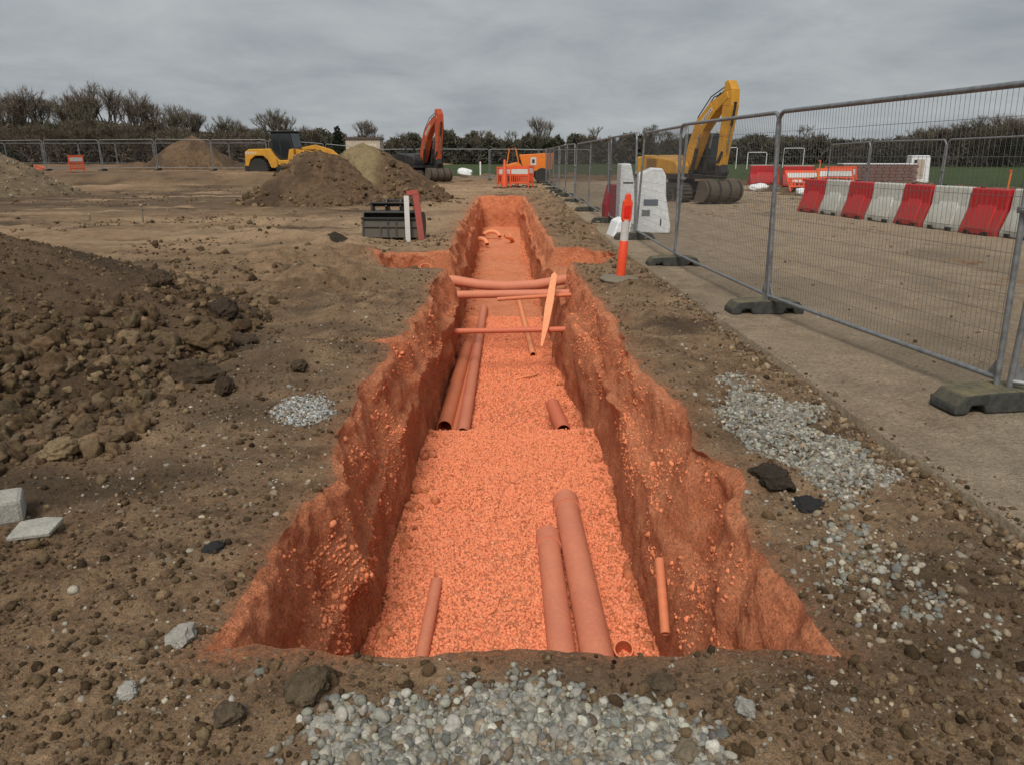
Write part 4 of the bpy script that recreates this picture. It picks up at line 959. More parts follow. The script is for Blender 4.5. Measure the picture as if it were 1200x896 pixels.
def loader(loc, rz):
    root = empty('wheel_loader', loc, 'yellow wheel loader with a black cab behind the dark soil heap', 'loader', rz=rz); root.scale = (.9, .9, .92)
    def wheel(x, y, r, w):
        t = MB(); t.lathe([(r*.55, -w/2), (r*.93, -w/2), (r, -w*.3), (r, w*.3), (r*.93, w/2), (r*.55, w/2)], n=28, axis='y')
        for k in range(22):
            a_ = 2*PI*k/22
            for s in (-1, 1): t.box((math.cos(a_)*(r+.012), s*w*.22, math.sin(a_)*(r+.012)), (.06, w*.42, .07), Matrix.Rotation(-a_+PI/2, 3, 'Y') @ Matrix.Rotation(s*.5, 3, 'Z'))
        o = t.build('wheel', M['rubber'], root, (x, y, r)); q = MB(); q.lathe([(0, -w*.42), (r*.3, -w*.42), (r*.35, -w*.3), (r*.57, -w*.45), (r*.57, w*.45), (r*.35, w*.3), (r*.3, w*.42), (0, w*.42)], n=20, axis='y'); q.build('rim', M['track'], o)
    for x in (-1.35, 1.45):
        for y in (-.95, .95): wheel(x, y, .66, .48)
    m = MB(); m.prism([(-2.35, .85), (-2.3, 1.75), (-2.0, 1.92), (-.55, 1.95), (-.1, 1.3), (-.1, .75), (-.55, .75), (-.75, 1.25), (-1.05, 1.5), (-1.6, 1.5), (-1.95, 1.25), (-2.1, .85)], -1.0, 1.0); m.build('engine_housing', M['yellow'], root, bev=.05, seg=3)
    m = MB(); m.prism([(-.62, 1.9), (-.1, .95), (.55, .75), (1.0, .85), (1.08, 1.95), (.75, 1.9), (.6, 1.25), (-.0, 1.25)], -.92, .92); m.build('cab_base', M['yellow'], root, bev=.04)
    m = MB(); m.box((-.2, 0, .62), (3.6, .9, .45)); m.box((-2.25, 0, .75), (.35, 1.9, .4)); m.prism([(-.2, .5), (.9, .5), (.9, .85), (-.2, .85)], -1.05, 1.05); m.build('chassis', M['blacks'], root, bev=.03)
    cab = MB().prism([(-.55, 1.28), (.75, 1.28), (.98, 1.95), (.80, 2.95), (-.50, 2.95)], -.78, .78).build('cab', M['cabpost'], root, bev=.04)
    g_ = MB()
    for y_ in (-.785, .785): g_.prism([(-.42, 1.95), (.05, 1.5), (.05, 2.86), (-.42, 2.86)], y_-.004, y_+.004); g_.prism([(.14, 1.4), (.68, 1.4), (.88, 1.98), (.72, 2.86), (.14, 2.86)], y_-.004, y_+.004)
    g_.add([(.987, -.66, 2.0), (.987, .66, 2.0), (.825, .66, 2.88), (.825, -.66, 2.88)], [(0, 1, 2, 3)]); g_.build('window', M['glass'], cab)
    MB().box((.1, 0, 3.0), (1.65, 1.75, .10)).build('cab_roof', M['blacks'], root, bev=.03)
    m = MB()
    for s in (-1, 1): boxbeam(m, [(1.05, 1.75), (2.1, 1.55), (2.7, 1.35), (3.3, .7)], [.16, .20, .17, .12], s*.55-.07, s*.55+.07)
    m.tube([(2.4, -.6, 1.45), (2.4, .6, 1.45)], .09, 10); m.build('lift_arm', M['yellow'], root, bev=.02)
    m = MB(); boxbeam(m, [(1.3, 1.95), (2.2, 2.05), (3.3, 1.75), (3.75, 1.45)], [.08, .15, .15, .1], -.1, .1); boxbeam(m, [(2.25, 1.4), (2.35, 2.15)], [.12, .1], -.06, .06); m.build('tilt_arm', M['yellow'], root, bev=.02)
    bucket_mesh(2.3, .45, True).build('bucket', M['yellow'], root, (3.65, 0, .35), (math.radians(0), 0, PI/2+0), bev=.01)
    MB().tube([(-1.1, .5, 1.9), (-1.1, .5, 2.45)], .05, 10).build('exhaust', M['blacks'], root)
    m = MB()
    for k in range(5): m.box((-2.18+.16*k, -1.004, 1.68), (.10, .008, .16))
    m.build('lettering', M['tanpaint'], root)
loader((-13.7, 46.6, .12), math.radians(-8))

# ------------------------------------------------------------------ cabin, dumper, barriers far off
M['cream'] = paint('cream_panel', (.50, .42, .33), .6, .3, (.3, .25, .18), 1)
M['roofbr'] = paint('brown_roof', (.10, .075, .06), .8, .3)
root = empty('site_cabin', (-11.45, 60.5, .3), 'cream site cabin behind the central soil heaps', 'cabin', rz=math.radians(3))
MB().box((0, 0, 1.2), (2.6, 2.4, 2.4)).build('wall', M['cream'], root, bev=.03)
m = MB(); m.prism([(-1.4, 2.4), (1.4, 2.4), (1.32, 2.56), (-1.32, 2.56)], -1.3, 1.3); m.build('roof', M['roofbr'], root)
MB().box((-.6, -1.21, 1.5), (.6, .04, .6)).build('window', M['glass'], root); m = MB(); m.box((.65, -1.21, 1.05), (.8, .04, 2.0)); m.build('door', M['tanpaint'], root, bev=.01)
# orange dumper
M['dorg'] = paint('dumper_orange', (.80, .20, .02), .45, .3, (.2, .12, .07), 2)
root = empty('dumper', (1.15, 44.0, .02), 'orange site dumper with a raised skip at the end of the trench', 'dumper', rz=math.radians(180))
m = MB(); m.prism([(-1.1, .75), (.45, .6), (.75, 1.55), (-1.2, 1.65)], -.7, .7); m.build('skip', M['dorg'], root, bev=.03)
m = MB(); m.prism([(.6, .5), (1.5, .5), (1.45, 1.0), (.9, 1.15), (.6, 1.0)], -.55, .55); m.build('body', M['dorg'], root, bev=.04)
m = MB(); m.tube([(.75, -.5, 1.0), (.95, -.5, 1.9), (1.3, -.5, 1.85), (1.45, -.5, .95)], .035, 8); m.tube([(.75, .5, 1.0), (.95, .5, 1.9), (1.3, .5, 1.85), (1.45, .5, .95)], .035, 8); m.build('roll_bar', M['dorg'], root)
for x in (-.55, 1.05):
    for y in (-.68, .68):
        o = MB().lathe([(.2, -.15), (.38, -.15), (.42, -.1), (.42, .1), (.38, .15), (.2, .15)], n=20, axis='y').build('wheel', M['rubber'], root, (x, y, .42)); MB().lathe([(.0, -.12), (.21, -.12), (.21, .12), (0, .12)], n=16, axis='y').build('rim', M['track'], o)
MB().box((0, 0, .45), (2.0, .5, .25)).build('chassis', M['blacks'], root, bev=.02)
MB().box((-.05, .705, 1.2), (.32, .01, .42)).build('sign_plate', M['refl'], root)
MB().box((-.05, .713, 1.2), (.14, .01, .20)).build('symbol', M['blacks'], root)
M['mesho'] = paint('orange_barrier_plastic', (.80, .10, .03), .5, .3, (.3, .12, .06), 3)
def chapter(loc, rz, label, group, tilt=0, w=1.3, mat=None):
    mat = mat or M['mesho']
    root = empty('pedestrian_barrier', loc, label, 'barrier', rot=(tilt, 0, rz), group=group)
    m = MB(); w2 = w/2
    m.box((0, 0, .93), (w, .04, .11)); m.box((0, 0, .25), (w, .04, .08)); m.box((-w2+.03, 0, .5), (.06, .045, .98)); m.box((w2-.03, 0, .5), (.06, .045, .98))
    m.box((0, 0, .60), (w-.08, .03, .05))
    for k in range(8): m.box((-w2+.12+(w-.24)*k/7, 0, .42), (.035, .028, .36)); 
    m.build('frame', mat, root, bev=.008)
    MB().box((0, -.002, .76), (w-.14, .032, .22)).build('reflective_panel', M['refl'], root)
    f = MB()
    for s in (-1, 1): f.box((s*(w2-.12), 0, .035), (.10, .55, .05))
    f.build('foot_bar', M['blacks'], root, bev=.01)
    return root
gp = 'orange barriers standing at the end of the trench'
for i, (x, y, rz) in enumerate([(-.25, 36.6, 10), (.35, 36.2, -18), (.10, 37.1, 65), (.85, 36.8, -75), (-.6, 36.9, 80), (.6, 37.4, 20)]):
    chapter((x, y, gz(x, y)), math.radians(rz), 'orange and white pedestrian barrier in the cluster at the far end of the trench', gp, math.radians(random.uniform(-6, 6)), .95)
root = empty('traffic_cone', (-.35, 36.3, gz(-.35, 36.3)+.0), 'orange traffic cone rising above the barriers at the trench end', 'cone')
MB().lathe([(.17, .04), (.045, 1.28), (.03, 1.3), (0, 1.3)], n=16).build('cone_body', M['mesho'], root, smooth='auto'); MB().box((0, 0, .025), (.42, .42, .05)).build('base', M['blacks'], root, bev=.01); MB().lathe([(.128, .45), (.100, .72)], n=16).build('reflective_band', M['refl'], root, smooth='auto')
# right middle distance: red bins, orange pile, pallets, bags, goals
for i, (x, y, rz, lab) in enumerate([(11.35, 34.6, 3, 'red plastic barrier standing farther back beyond the yellow excavator, left of two'), (12.35, 33.2, -2, 'red plastic barrier on the rubble right of the yellow excavator')]):
    o = copy_tree(bp); o.location = (x, y, gz(x, y)+.25); o.rotation_euler = (0, 0, math.radians(90+rz)); o.scale = (1.0, 1.35, .95); o['label'] = lab; o['group'] = 'red barriers near the yellow excavator'
    for c in o.children:
        if c.name.startswith(('body', 'moulded')): c.data = bp.children[0].data if c.name.startswith('body') else c.data
    q = MB(); q.box((0, 0, .89), (.14, .96, .03)); q.build('white_rim', M['white'], o)
HPB = (12.2, 33.6, 2.2, 1.2, .42, 44, 1.0)
make_heap('soil_heap', 'low dark rubble mound under the red barriers beyond the excavator', 12.2, 33.6, 2.3, 1.3, .42, 44, M['heap'], 60, 200)
make_heap('soil_heap', 'low mound under the orange barriers left of the brick stack', 12.5, 30.6, 1.9, 1.1, .45, 47, M['heap'], 60, 200)
for i, (x, y, rz, t) in enumerate([(11.8, 30.5, 10, -35), (12.4, 30.4, -8, -50), (12.9, 30.3, 4, -25), (13.3, 30.9, 15, -10), (12.2, 31.1, -12, -60)]):
    chapter((x, y, gz(x, y)+.12), math.radians(rz), 'orange barrier tumbled on the mound left of the brick stack', 'orange barriers tumbled on the mound', math.radians(t), 1.5)
for x, y, h_, lab in [(11.85, 29.7, 1.3, 'orange stake left of the tumbled orange barriers'), (17.9, 27.6, 1.0, 'yellow-orange stake on the rubble at the right')]:
    root = empty('stake', (x, y, gz(x, y)), lab, 'stake'); MB().tube([(0, 0, 0), (.02, 0, h_)], .03, 8).build('shaft', M['dorg'], root); MB().lathe([(.0, h_-.02), (.045, h_-.02), (.045, h_+.03), (0, h_+.04)], n=10).build('cap', M['mesho'], root)
def bag(x, y, s, lab, z=0):
    v, f = stone_shape(3, int(x*10+y), .35, .2); v = v*s*np.array([1, 1, .9]); v *= (1+.08*fbm(v[:, 0]*9, v[:, 1]*9, v[:, 2]*9, oct=3, seed=3))[:, None]
    o = npmesh('sandbag', v, f, M['whitepanel'], True); o.location = (x, y, gz(x, y)+s*.4+z); tag(o, lab, 'sandbag')
bag(10.05, 31.2, .30, 'white sack right beside the yellow excavator bucket', .15); bag(11.35, 29.8, .26, 'white sack in front of the tumbled orange barriers')
bag(-2.9, 47.2, .42, 'white plastic-wrapped bundle right of the orange-boomed excavator', .35); 
# pallet stack
M['brick'] = paint('dull_red_bricks', (.20, .105, .085), .85, .4, (.24, .2, .17), 2)
root = empty('brick_stack', (15.3, 32.4, gz(15.3, 32.4)), 'stack of dull red bricks on pallets beyond the barriers', 'brick stack', rz=math.radians(-8))
m = MB()
for j in range(8):
    for i in range(11): m.box((-1.35+.27*i+(.06 if j % 2 else 0), 0, .20+.125*j), (.255, .9, .115))
m.build('bricks', M['brick'], root, bev=.008)
m = MB()
for x in (-1.0, 0, 1.0): m.box((x, 0, .10), (.85, .95, .03)); [m.box((x+dx, 0, .045), (.1, .9, .08)) for dx in (-.35, 0, .35)]
m.build('pallet', paint('pallet_wood', (.22, .17, .11), .85, .3), root)
m = MB(); m.box((0, 0, 1.175), (2.9, .95, .04)); m.build('top_sheet', M['whitepanel'], root, bev=.01)
root = empty('site_cabinet', (17.35, 33.0, gz(17.3, 33)), 'white cabinet with a sloped foot right of the brick stack', 'cabinet', rz=math.radians(-10))
m = MB(); m.prism([(-.35, 0), (.95, 0), (.9, .12), (.45, .30), (.38, 1.45), (.3, 1.5), (-.35, 1.5)], -.35, .35); m.build('body', M['whitepanel'], root, bev=.03); MB().box((-.0, -.356, .95), (.35, .012, .8)).build('door', M['cream'], root, bev=.005); MB().box((-.2, -.365, 1.2), (.1, .012, .25)).build('vent', M['blacks'], root)
m = MB()
for k in range(4): m.pipe([(-1.6+.1*k, .14*k, .06+.02*k), (1.5+.2*k, -.2+.16*k, .05+.04*k)], .06, .01, 12)
tag(m.build('duct_bundle', paint('grey_duct', (.27, .28, .28), .5, .3), None, (15.1, 27.6, gz(15.1, 27.6)), smooth='auto'), 'bundle of grey ducts lying in front of the brick stack', 'pipes')
def goal(x, y, w, h_, lab, net=True):
    root = empty('goal', (x, y, 0.02), lab, 'goal'); m = MB(); m.tube([(-w/2, 0, 0), (-w/2, 0, h_-.08), (-w/2+.1, 0, h_), (w/2-.1, 0, h_), (w/2, 0, h_-.08), (w/2, 0, 0)], .035, 8); m.build('goal_frame', M['whitepanel'], root, smooth='auto')
    if net:
        q = MB()
        for k in range(12): q.tube([(-w/2+w*k/11, 0, h_), (-w/2+w*k/11, .9, 0)], .008, 3)
        for k in range(7): q.tube([(-w/2, .9*k/6, h_*(1-k/6)), (w/2, .9*k/6, h_*(1-k/6))], .008, 3)
        q.build('net', M['wire'], root)
goal(26.0, 82, 2.0, 1.8, 'small white goal with a net on the field'); goal(23.6, 84, 1.6, 2.3, 'taller white goal frame left of the netted goal', False); goal(33.5, 92, 2.4, 2.3, 'far white goal on the field right of the netted goal', False)
# white posts
for x, y, h_, lab in [(-2.2, 47.5+6, 1.1, 'white post at the field edge beyond the trench'), (14.0, 26.5, 1.5, 'pale marker post behind the barriers')][:1]:
    root = empty('marker_post', (x, y, 0), lab, 'post'); MB().box((0, 0, h_/2), (.10, .10, h_)).build('shaft', M['whitepanel'], root, bev=.01); MB().lathe([(.06, h_-.02), (.0, h_+.06)], n=8).build('cap', M['mesho'], root)
# left far bits
chapter((-25.3, 44.8, gz(-25.3, 44.8)), math.radians(60), 'orange barrier standing on the terrace by the far left fence', 'orange barrier at far left', 0, .9)
m = MB(); 
for k in range(14): m.tube([(-1.1+.17*k, 0, .1+.03*math.sin(k)), (-1.05+.17*k, .05, .55-.03*k+.06*math.sin(k*2))], .012, 4)
for j in range(5): m.tube([(-1.1+.17*k, .02*j, .12+.09*j*(1-.05*k)+.03*math.sin(k+j)) for k in range(14)], .018, 4)
tag(m.build('barrier_netting', M['mesho'], None, (-27.6, 43.6, gz(-27.6, 43.6)+.05)), 'sagging orange barrier netting right of the gravelly heap', 'netting')
for x, y, h_, lab in [(-8.9, 18.2, .42, 'thin wooden peg standing in the mud on the left'), (-10.4, 18.6, .16, 'short wooden stub in the mud left of the thin peg')]:
    root = empty('wooden_peg', (x, y, gz(x, y)), lab, 'peg'); MB().box((0, 0, h_/2), (.035, .03, h_), taper=(.9, .9)).build('shaft', M['basegrey'], root); MB().box((0, 0, h_+.004), (.045, .04, .02)).build('tip', M['tanpaint'], root)
# concrete block and slab at the left edge
M['conc'] = soil_mat('pale_concrete', (.26, .25, .21), (.34, .325, .28), (.42, .40, .35), (.45, .43, .38), 2.0, pebble=True, bumpk=.25)
m = MB(); m.box((0, 0, .05), (.17, .15, .12)); tag(m.build('concrete_block', M['conc'], None, (-2.27, 2.98, gz(-2.2, 2.98)), (.05, .04, .5), bev=.018), 'pale concrete block cut off by the left edge', 'concrete block')
m = MB(); m.prism([(-.09, -.07), (.08, -.075), (.10, .045), (.02, .07), (-.08, .06)], -.009, .009, 'xy'); tag(m.build('stone_slab', M['conc'], None, (-2.05, 2.86, gz(-2.05, 2.86)+.025), (.10, -.06, .2), bev=.004), 'flat pale stone slab lying beside the concrete block', 'slab')

# ------------------------------------------------------------------ grass field and far edge
def sheet(name, pts, z, mat, kind='structure', sub=0):
    m = MB(); m.add([(p[0], p[1], z) for p in pts], [tuple(range(len(pts)))]); o = m.build(name, mat); o['kind'] = kind; return o
xs = np.linspace(0, 1, 160); 
fx0 = np.concatenate([np.linspace(-30, 60, 120)]); edge = np.interp(fx0, [-30, -6, 4, 9, 14, 20, 30, 60], [62, 55, 53, 47, 37, 33, 30, 27])+.6*vnoise(fx0*.8, fx0*0, seed=121)
tt_ = np.array([0, .01, .03, .08, .15, .3, .6, 1.0]); Y = edge[:, None]+tt_[None, :]*600; X = fx0[:, None]*(1+tt_[None, :]*9)
Z = np.where(tt_[None, :] == 0, -.15, .10)+.04*vnoise(X*.3, Y*.3, seed=122)
o = npmesh('grass_field', np.stack([X.ravel(), Y.ravel(), Z.ravel()], 1), grid_faces(*X.shape, flip=True), M['grass']); o['kind'] = 'structure'
# bank of brown earth along the field edge
def ridge(name, pts, h, w, mat, label):
    n = 260; t = np.linspace(0, len(pts)-1, n); px = np.interp(t, range(len(pts)), [p[0] for p in pts]); py = np.interp(t, range(len(pts)), [p[1] for p in pts])
    u = np.linspace(-1, 1, 24); X = px[:, None]+0*u[None, :]; Y = py[:, None]+w*u[None, :]
    Z = h*np.exp(-(u[None, :]*1.7)**2)*(1+.5*fbm(X*.7, Y*.7, oct=3, seed=130))+.12*fbm(X*2, Y*2, oct=3, seed=131)-.12*np.abs(u[None, :])**3-.02
    e = np.minimum(sstep(0, .06, np.linspace(0, 1, n)), sstep(1, .94, np.linspace(0, 1, n)))[:, None]; Z = Z*e-.1*(1-e)
    o = npmesh(name, np.stack([X.ravel(), Y.ravel(), Z.ravel()], 1), grid_faces(n, 24), mat, True, np.zeros((X.size, 3))); tag(o, label, 'earth bank')
ridge('earth_bank', [(-4, 53.5), (4, 52), (9, 47), (13, 38.5)], .32, 1.2, M['heap'], 'low brown earth bank along the near edge of the grass field')
ridge('earth_bank', [(13, 31), (17, 30), (22, 27.5), (30, 25)], .45, 1.6, M['heap'], 'low earth bank behind the fence at the right, below the grass')

# ------------------------------------------------------------------ trees
def bark(name, col):
    n = NT(name); a = n.noise(4, 4); return n.done(n.mix(1, col, n.ramp(a, [(.3, .6), (.7, 1.3)]), 'MULTIPLY'), .95, None, spec=.1)
M['bark'] = bark('winter_bark', (.085, .072, .058)); M['twig'] = bark('winter_twigs', (.165, .135, .104)); M['twigg'] = bark('budding_twigs', (.14, .125, .086)); M['ever'] = bark('evergreen_leaf', (.022, .032, .015)); M['scrub'] = bark('scrub', (.135, .110, .080))
M['hedgeg'] = bark('hedge_green', (.088, .084, .060))
def tree_proto(seed, h, spread, dens=1.0, ivy=False, twigmat=None):
    rg = random.Random(seed); tr = MB(); TV = []; TF = []
    def seg(a, b, ra, rb): tr.tube([a, b], [ra, rb], 5 if ra > .05 else 4, caps=False)
    def twig(p, d, L):
        w = .013+.010*rg.random(); s = d.cross(Vector((rg.random()-.5, rg.random()-.5, rg.random()-.5))).normalized()*w
        o = len(TV); q = p+d*L*.55+Vector((rg.gauss(0, .05), rg.gauss(0, .05), rg.gauss(0, .05)))*L; e = q+(d+Vector((rg.gauss(0, .35), rg.gauss(0, .35), .15+rg.gauss(0, .25)))).normalized()*L*.5
        TV.extend([p-s, p+s, q-s*.7, q+s*.7, e]); TF.extend([(o, o+1, o+3), (o, o+3, o+2), (o+2, o+3, o+4)])
    def grow(p, d, L, r, lv):
        n = 3; q = p
        for i in range(n):
            d2 = (d+Vector((rg.gauss(0, .13), rg.gauss(0, .13), .06+rg.gauss(0, .06)))).normalized(); e = q+d2*L/n
            seg(q, e, r*(1-.25*i/n), r*(1-.25*(i+1)/n)); 
            if lv >= 2:
                for _ in range(int((3 if lv == 2 else 6)*dens)):
                    dd = (d2+Vector((rg.gauss(0, .8), rg.gauss(0, .8), rg.gauss(.25, .5)))).normalized(); twig(q.lerp(e, rg.random()), dd, rg.uniform(.45, 1.1)*h/11)
            q = e; d = d2
        if lv >= 4 or r < .012:
            for _ in range(int(8*dens)): twig(q, (d+Vector((rg.gauss(0, .5), rg.gauss(0, .5), rg.gauss(.1, .4)))).normalized(), rg.uniform(.5, 1.1)*h/11)
            return
        k = rg.choice([3, 3, 4]) if lv < 3 else rg.choice([2, 3])
        for i in range(k):
            a = 2*PI*(i+rg.random()*.7)/k; t = rg.uniform(.35, .85)*spread
            side_ = Vector((math.cos(a), math.sin(a), 0)); dd = (d*1.0+side_*t+Vector((0, 0, .22))).normalized()
            grow(q, dd, L*rg.uniform(.68, .88), r*rg.uniform(.55, .7), lv+1)
    grow(Vector((0, 0, -.3)), Vector((0, 0, 1)), h*.30, h*.020, 0)
    root = empty('bare_tree', (0, 0, 0), 'x', 'tree', group='x')
    t = tr.build('trunk', M['bark'], root)
    zmax = max(v.z for v in TV); k = h/zmax
    crown = MB(); crown.v = [tuple(v) for v in TV]; crown.f = TF; crown.build('crown', twigmat or M['twig'], root)
    if ivy:
        lv_, lf = leafcloud([(0, 0, h*.32, h*.13, h*.13, h*.26), (h*.07, 0, h*.5, h*.10, h*.1, h*.12), (-h*.1, 0, h*.45, h*.08, h*.08, h*.1)], 1800, .16, seed)
        npmesh('ivy', lv_, lf, M['ever'], False, parent=root)
    root['k'] = k; return root
def leafcloud(blobs, n, s, seed):
    rg = np.random.default_rng(seed); V = []; 
    vol = np.array([b[3]*b[4]*b[5] for b in blobs])**.7; cnt = (vol/vol.sum()*n).astype(int)
    for (cx, cy, cz, rx, ry, rz), c in zip(blobs, cnt):
        d = rg.normal(size=(c, 3)); d /= np.linalg.norm(d, axis=1)[:, None]; r = rg.uniform(.3, 1, (c, 1))**.5*(1+.35*fbm(d[:, 0]*2+cx, d[:, 1]*2, d[:, 2]*2, oct=3, seed=seed))[:, None]
        V.append(np.array([cx, cy, cz])+d*r*np.array([rx, ry, rz]))
    P = np.concatenate(V); n = len(P); A = rg.normal(size=(n, 3)); A /= np.linalg.norm(A, axis=1)[:, None]; B = np.cross(A, rg.normal(size=(n, 3))); B /= np.linalg.norm(B, axis=1)[:, None]
    ss = s*rg.uniform(.5, 1.2, (n, 1)); q = np.stack([P-A*ss, P+B*ss*.6, P+A*ss, P-B*ss*.6], 1).reshape(-1, 3)
    return q, np.arange(n*4).reshape(-1, 4)
protos = [tree_proto(1, 11, .75, .75), tree_proto(2, 11, .62, .75), tree_proto(3, 10, .9, .85), tree_proto(4, 11, .7, .8, ivy=True), tree_proto(5, 9, .95, .9, twigmat=M['twigg']), tree_proto(6, 9, 1.0, .95, twigmat=M['scrub'])]
pk = [p['k'] for p in protos]
for p in protos: del p['k']
ph = [11, 11, 10, 11, 9, 9]; usedp = [False]*6
HOR = 182; F0 = 867
def put_tree(px, top, Y, k, label, group, wide=1.0):
    """px, top: where the crown stands in the photograph; Y: distance, so x and the real height follow"""
    x = (px-600)/F0*Y*1.0; hgt = 1.55+(HOR-top)/F0*Y
    o = protos[k] if not usedp[k] else copy_tree(protos[k]); usedp[k] = True
    s = hgt/ph[k]*pk[k]; o.location = (x, Y, 0); o.scale = (s*wide, s*wide, s); o.rotation_euler = (0, 0, random.uniform(0, 6.28)); o['label'] = label; o['group'] = group
rt = random.Random(11)
tops = [(-30, 108), (0, 106), (20, 110), (40, 116), (62, 104), (80, 112), (100, 122), (118, 116), (136, 110), (160, 101), (178, 108), (195, 118), (214, 130), (232, 125), (250, 130), (268, 138), (285, 143), (302, 148), (318, 152)]
for i, (px, tp) in enumerate(tops):
    put_tree(px, tp, 88+rt.uniform(-6, 8), [0, 1, 2, 3, 0, 2][i % 6] if tp < 120 else [4, 5, 2][i % 3], 'bare winter tree in the tall wood at the left', 'bare trees of the left wood')
for px in range(-20, 330, 13):
    base = np.interp(px, [-20, 100, 200, 330], [144, 146, 148, 163])
    put_tree(px+rt.uniform(-4, 4), base+rt.uniform(-6, 7), 80+rt.uniform(-4, 4), rt.choice([4, 5, 5]), 'low scrubby bare tree at the foot of the left wood', 'scrubby trees of the left wood', 1.25)
for px, tp, k, lab in [(338, 133, 0, 'round bare tree behind the yellow loader cab'), (352, 131, 4, 'round bare tree right behind the loader cab, right of the first'), (378, 148, 3, 'ivy-dark tree right of the loader'), (436, 143, 1, 'slim bare tree behind the cream cabin'), (452, 158, 5, 'low dark tree right of the cream cabin'), (478, 156, 5, 'low scrubby tree left of the orange boom'),
                       (563, 154, 5, 'broad dark tree above the far fence centre'), (600, 154, 5, 'dark low tree left of the tall central tree'), (634, 138, 3, 'tallest bare tree right of centre on the skyline'), (622, 155, 4, 'bushy tree at the left foot of the tall central tree'), (690, 150, 5, 'round bare tree standing alone right of the tall central tree'), (764, 148, 4, 'bare tree left of the yellow excavator'), (780, 156, 5, 'scrubby tree behind the yellow excavator housing'),
                       (925, 148, 5, 'broad bushy tree behind the fence right of the yellow excavator'), (905, 158, 4, 'low bushy tree left of the broad bushy tree'), (990, 165, 5, 'low dark tree behind the far goal')]:
    put_tree(px, tp, 120+rt.uniform(-5, 5), k, lab, 'trees on the far skyline', 1.05)
for px, tp in [(1045, 158), (1062, 150), (1080, 147), (1100, 146), (1118, 150), (1135, 138), (1152, 134), (1168, 137), (1185, 145), (1205, 140), (1230, 144)]:
    put_tree(px, tp, 98+rt.uniform(-5, 5), rt.choice([2, 3, 4, 5, 5]), 'bushy winter tree in the clump at the right', 'trees of the right clump', 1.2)
# dark fir
root = empty('conifer', ((406-600)/F0*115, 115, 0), 'narrow dark conifer left of the cream cabin', 'tree')
MB().tube([(0, 0, 0), (0, 0, 4.5)], [.18, .04], 8).build('trunk', M['bark'], root)
bl = [(0, 0, .8+.62*i, 1.15*(1-i/9.)+.15, 1.15*(1-i/9.)+.15, .55) for i in range(8)]
v, f = leafcloud(bl, 5200, .14, 5); npmesh('crown', v, f, M['ever'], False, parent=root)
for p_, u_ in zip(protos, usedp):
    if not u_:
        for c in list(p_.children): bpy.data.objects.remove(c)
        bpy.data.objects.remove(p_)
# hedgerow masses: fine twigs and leaves that read as one mass
def hedge(name, xs_, tops_, Y, n, label, s=.22, mat=None, depth=3, seed=0):
    rg = np.random.default_rng(seed); px = rg.uniform(xs_[0], xs_[-1], n); top = np.interp(px, xs_, tops_)
    hh = 1.55+(HOR-top)/F0*Y; hh = hh*(1+.22*vnoise(px*.12, px*0, seed=seed+1)+.12*vnoise(px*.5, px*0, seed=seed+2))
    x = (px-600)/F0*Y; y = Y+rg.uniform(-depth, depth, n); z = hh*rg.uniform(0, 1, n)**.75
    P = np.stack([x, y, z], 1); A = rg.normal(size=(n, 3));  A /= np.linalg.norm(A, axis=1)[:, None]; B = np.cross(A, rg.normal(size=(n, 3))); B /= np.linalg.norm(B, axis=1)[:, None]
    ss = s*rg.uniform(.5, 1.3, (n, 1)); q = np.stack([P-A*ss*1.6, P+B*ss*.30, P+A*ss*1.6, P-B*ss*.30], 1).reshape(-1, 3)
    o = npmesh(name, q, np.arange(n*4).reshape(-1, 4), mat or M['scrub'], False); stuff_label(o, label, 'hedgerow')
hedge('hedgerow', [-60, 0, 100, 200, 260, 330], [152, 153, 155, 158, 163, 168], 92, 55000, 'brown leafless undergrowth filling the left wood', .3, seed=1, depth=4)
hedge('hedgerow', [300, 380, 450, 560, 700, 800, 880, 1000, 1060], [160, 161, 166, 163, 167, 166, 167, 170, 163], 132, 70000, 'long dark hedgerow along the far side of the field', .38, M['hedgeg'], 4, seed=2)
hedge('hedgerow', [1040, 1080, 1130, 1200, 1300], [166, 160, 158, 160, 158], 104, 45000, 'dark undergrowth under the trees at the right', .3, M['hedgeg'], 3, seed=3)
# houses behind the hedgerow
M['hroof'] = paint('house_roof', (.07, .045, .035), .85, .3); M['hwall'] = paint('house_wall', (.16, .125, .10), .85, .3)
for px, w, lab in [(545, 9, 'brown-roofed house half hidden behind the central hedgerow'), (392, 6, 'low pale house left of the dark conifer')]:
    root = empty('house', ((px-600)/F0*145, 145, -.3), lab, 'house'); MB().box((0, 0, 1.3), (w, 5, 2.6)).build('wall', M['hwall'], root)
    MB().prism([(-2.9, 2.6), (2.9, 2.6), (0, 4.9)], -w/2-.3, w/2+.3, 'yz').build('roof', M['hroof'], root); m = MB()
    for dx in (-w*.3, 0, w*.3): m.box((dx, -2.51, 1.6), (.9, .04, .9))
    m.build('window', M['glass'], root)

# ------------------------------------------------------------------ world, sun, camera
w = bpy.data.worlds.new('World'); scene.world = w; w.use_nodes = True; nt = w.node_tree; N = nt.nodes; bg = N['Background']
EL, AZ = math.radians(50), math.radians(192)
sky = N.new('ShaderNodeTexSky'); sky.sky_type = 'NISHITA'; sky.sun_disc = False; sky.sun_elevation = EL; sky.sun_rotation = AZ; sky.air_density = 1.2; sky.dust_density = 3
tc = N.new('ShaderNodeTexCoord'); sx = N.new('ShaderNodeSeparateXYZ'); nt.links.new(tc.outputs['Generated'], sx.inputs[0])
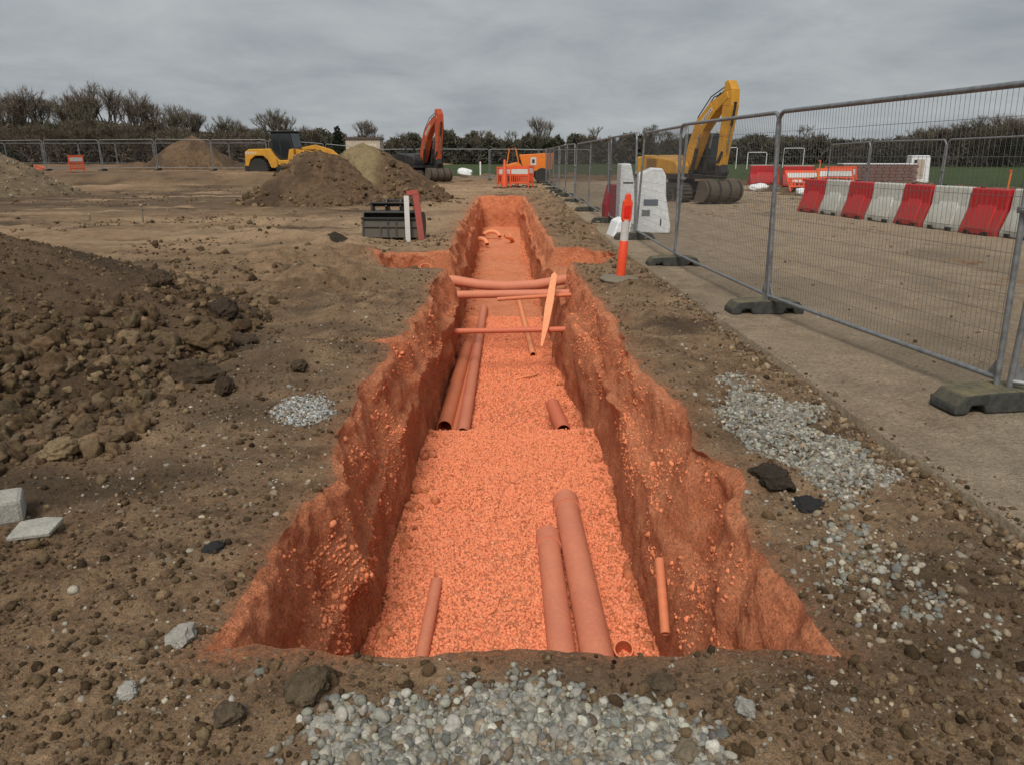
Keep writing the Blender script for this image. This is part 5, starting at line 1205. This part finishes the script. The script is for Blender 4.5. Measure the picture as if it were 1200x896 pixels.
# cloud layer: direction projected on a flat deck
def mth(op, a, b):
    n = N.new('ShaderNodeMath'); n.operation = op
    for v, i in ((a, 0), (b, 1)):
        if isinstance(v, (int, float)): n.inputs[i].default_value = v
        else: nt.links.new(v, n.inputs[i])
    return n.outputs[0]
zc = mth('ADD', mth('MAXIMUM', sx.outputs[2], 0), .22)
cx = mth('DIVIDE', sx.outputs[0], zc); cy = mth('DIVIDE', sx.outputs[1], zc)
cb = N.new('ShaderNodeCombineXYZ'); nt.links.new(cx, cb.inputs[0]); nt.links.new(cy, cb.inputs[1])
no = N.new('ShaderNodeTexNoise'); no.inputs['Scale'].default_value = 1.5; no.inputs['Detail'].default_value = 7; no.inputs['Roughness'].default_value = .60; no.inputs['Distortion'].default_value = .25; nt.links.new(cb.outputs[0], no.inputs['Vector'])
rp = N.new('ShaderNodeValToRGB'); e = rp.color_ramp.elements; e[0].position = .30; e[0].color = (3.0, 3.32, 3.58, 1); e[1].position = .72; e[1].color = (4.75, 4.98, 5.1, 1); nt.links.new(no.outputs['Fac'], rp.inputs[0])
mx = N.new('ShaderNodeMix'); mx.data_type = 'RGBA'; mx.inputs[0].default_value = .97; nt.links.new(sky.outputs[0], mx.inputs[6]); nt.links.new(rp.outputs[0], mx.inputs[7])
nt.links.new(mx.outputs[2], bg.inputs[0]); bg.inputs[1].default_value = .10
sl = bpy.data.lights.new('sun', 'SUN'); sl.energy = 2.8; sl.angle = math.radians(24); sl.color = (1, .955, .89)
so = bpy.data.objects.new('sun', sl); COL.objects.link(so); dirv = Vector((math.sin(AZ)*math.cos(EL), math.cos(AZ)*math.cos(EL), math.sin(EL))); so.rotation_euler = dirv.to_track_quat('Z', 'Y').to_euler()
cam = bpy.data.cameras.new('camera'); co = bpy.data.objects.new('camera', cam); COL.objects.link(co); scene.camera = co
cam.sensor_width = 36; cam.lens = 867/1200*36; cam.clip_end = 4000; cam.clip_start = .05
co.location = (0, 0, 1.55); co.rotation_euler = (PI/2-math.atan(266/867), 0, 0)
scene.view_settings.view_transform = 'Standard'; scene.view_settings.look = 'None'; scene.view_settings.exposure = 0
scene.cycles.max_bounces = 6
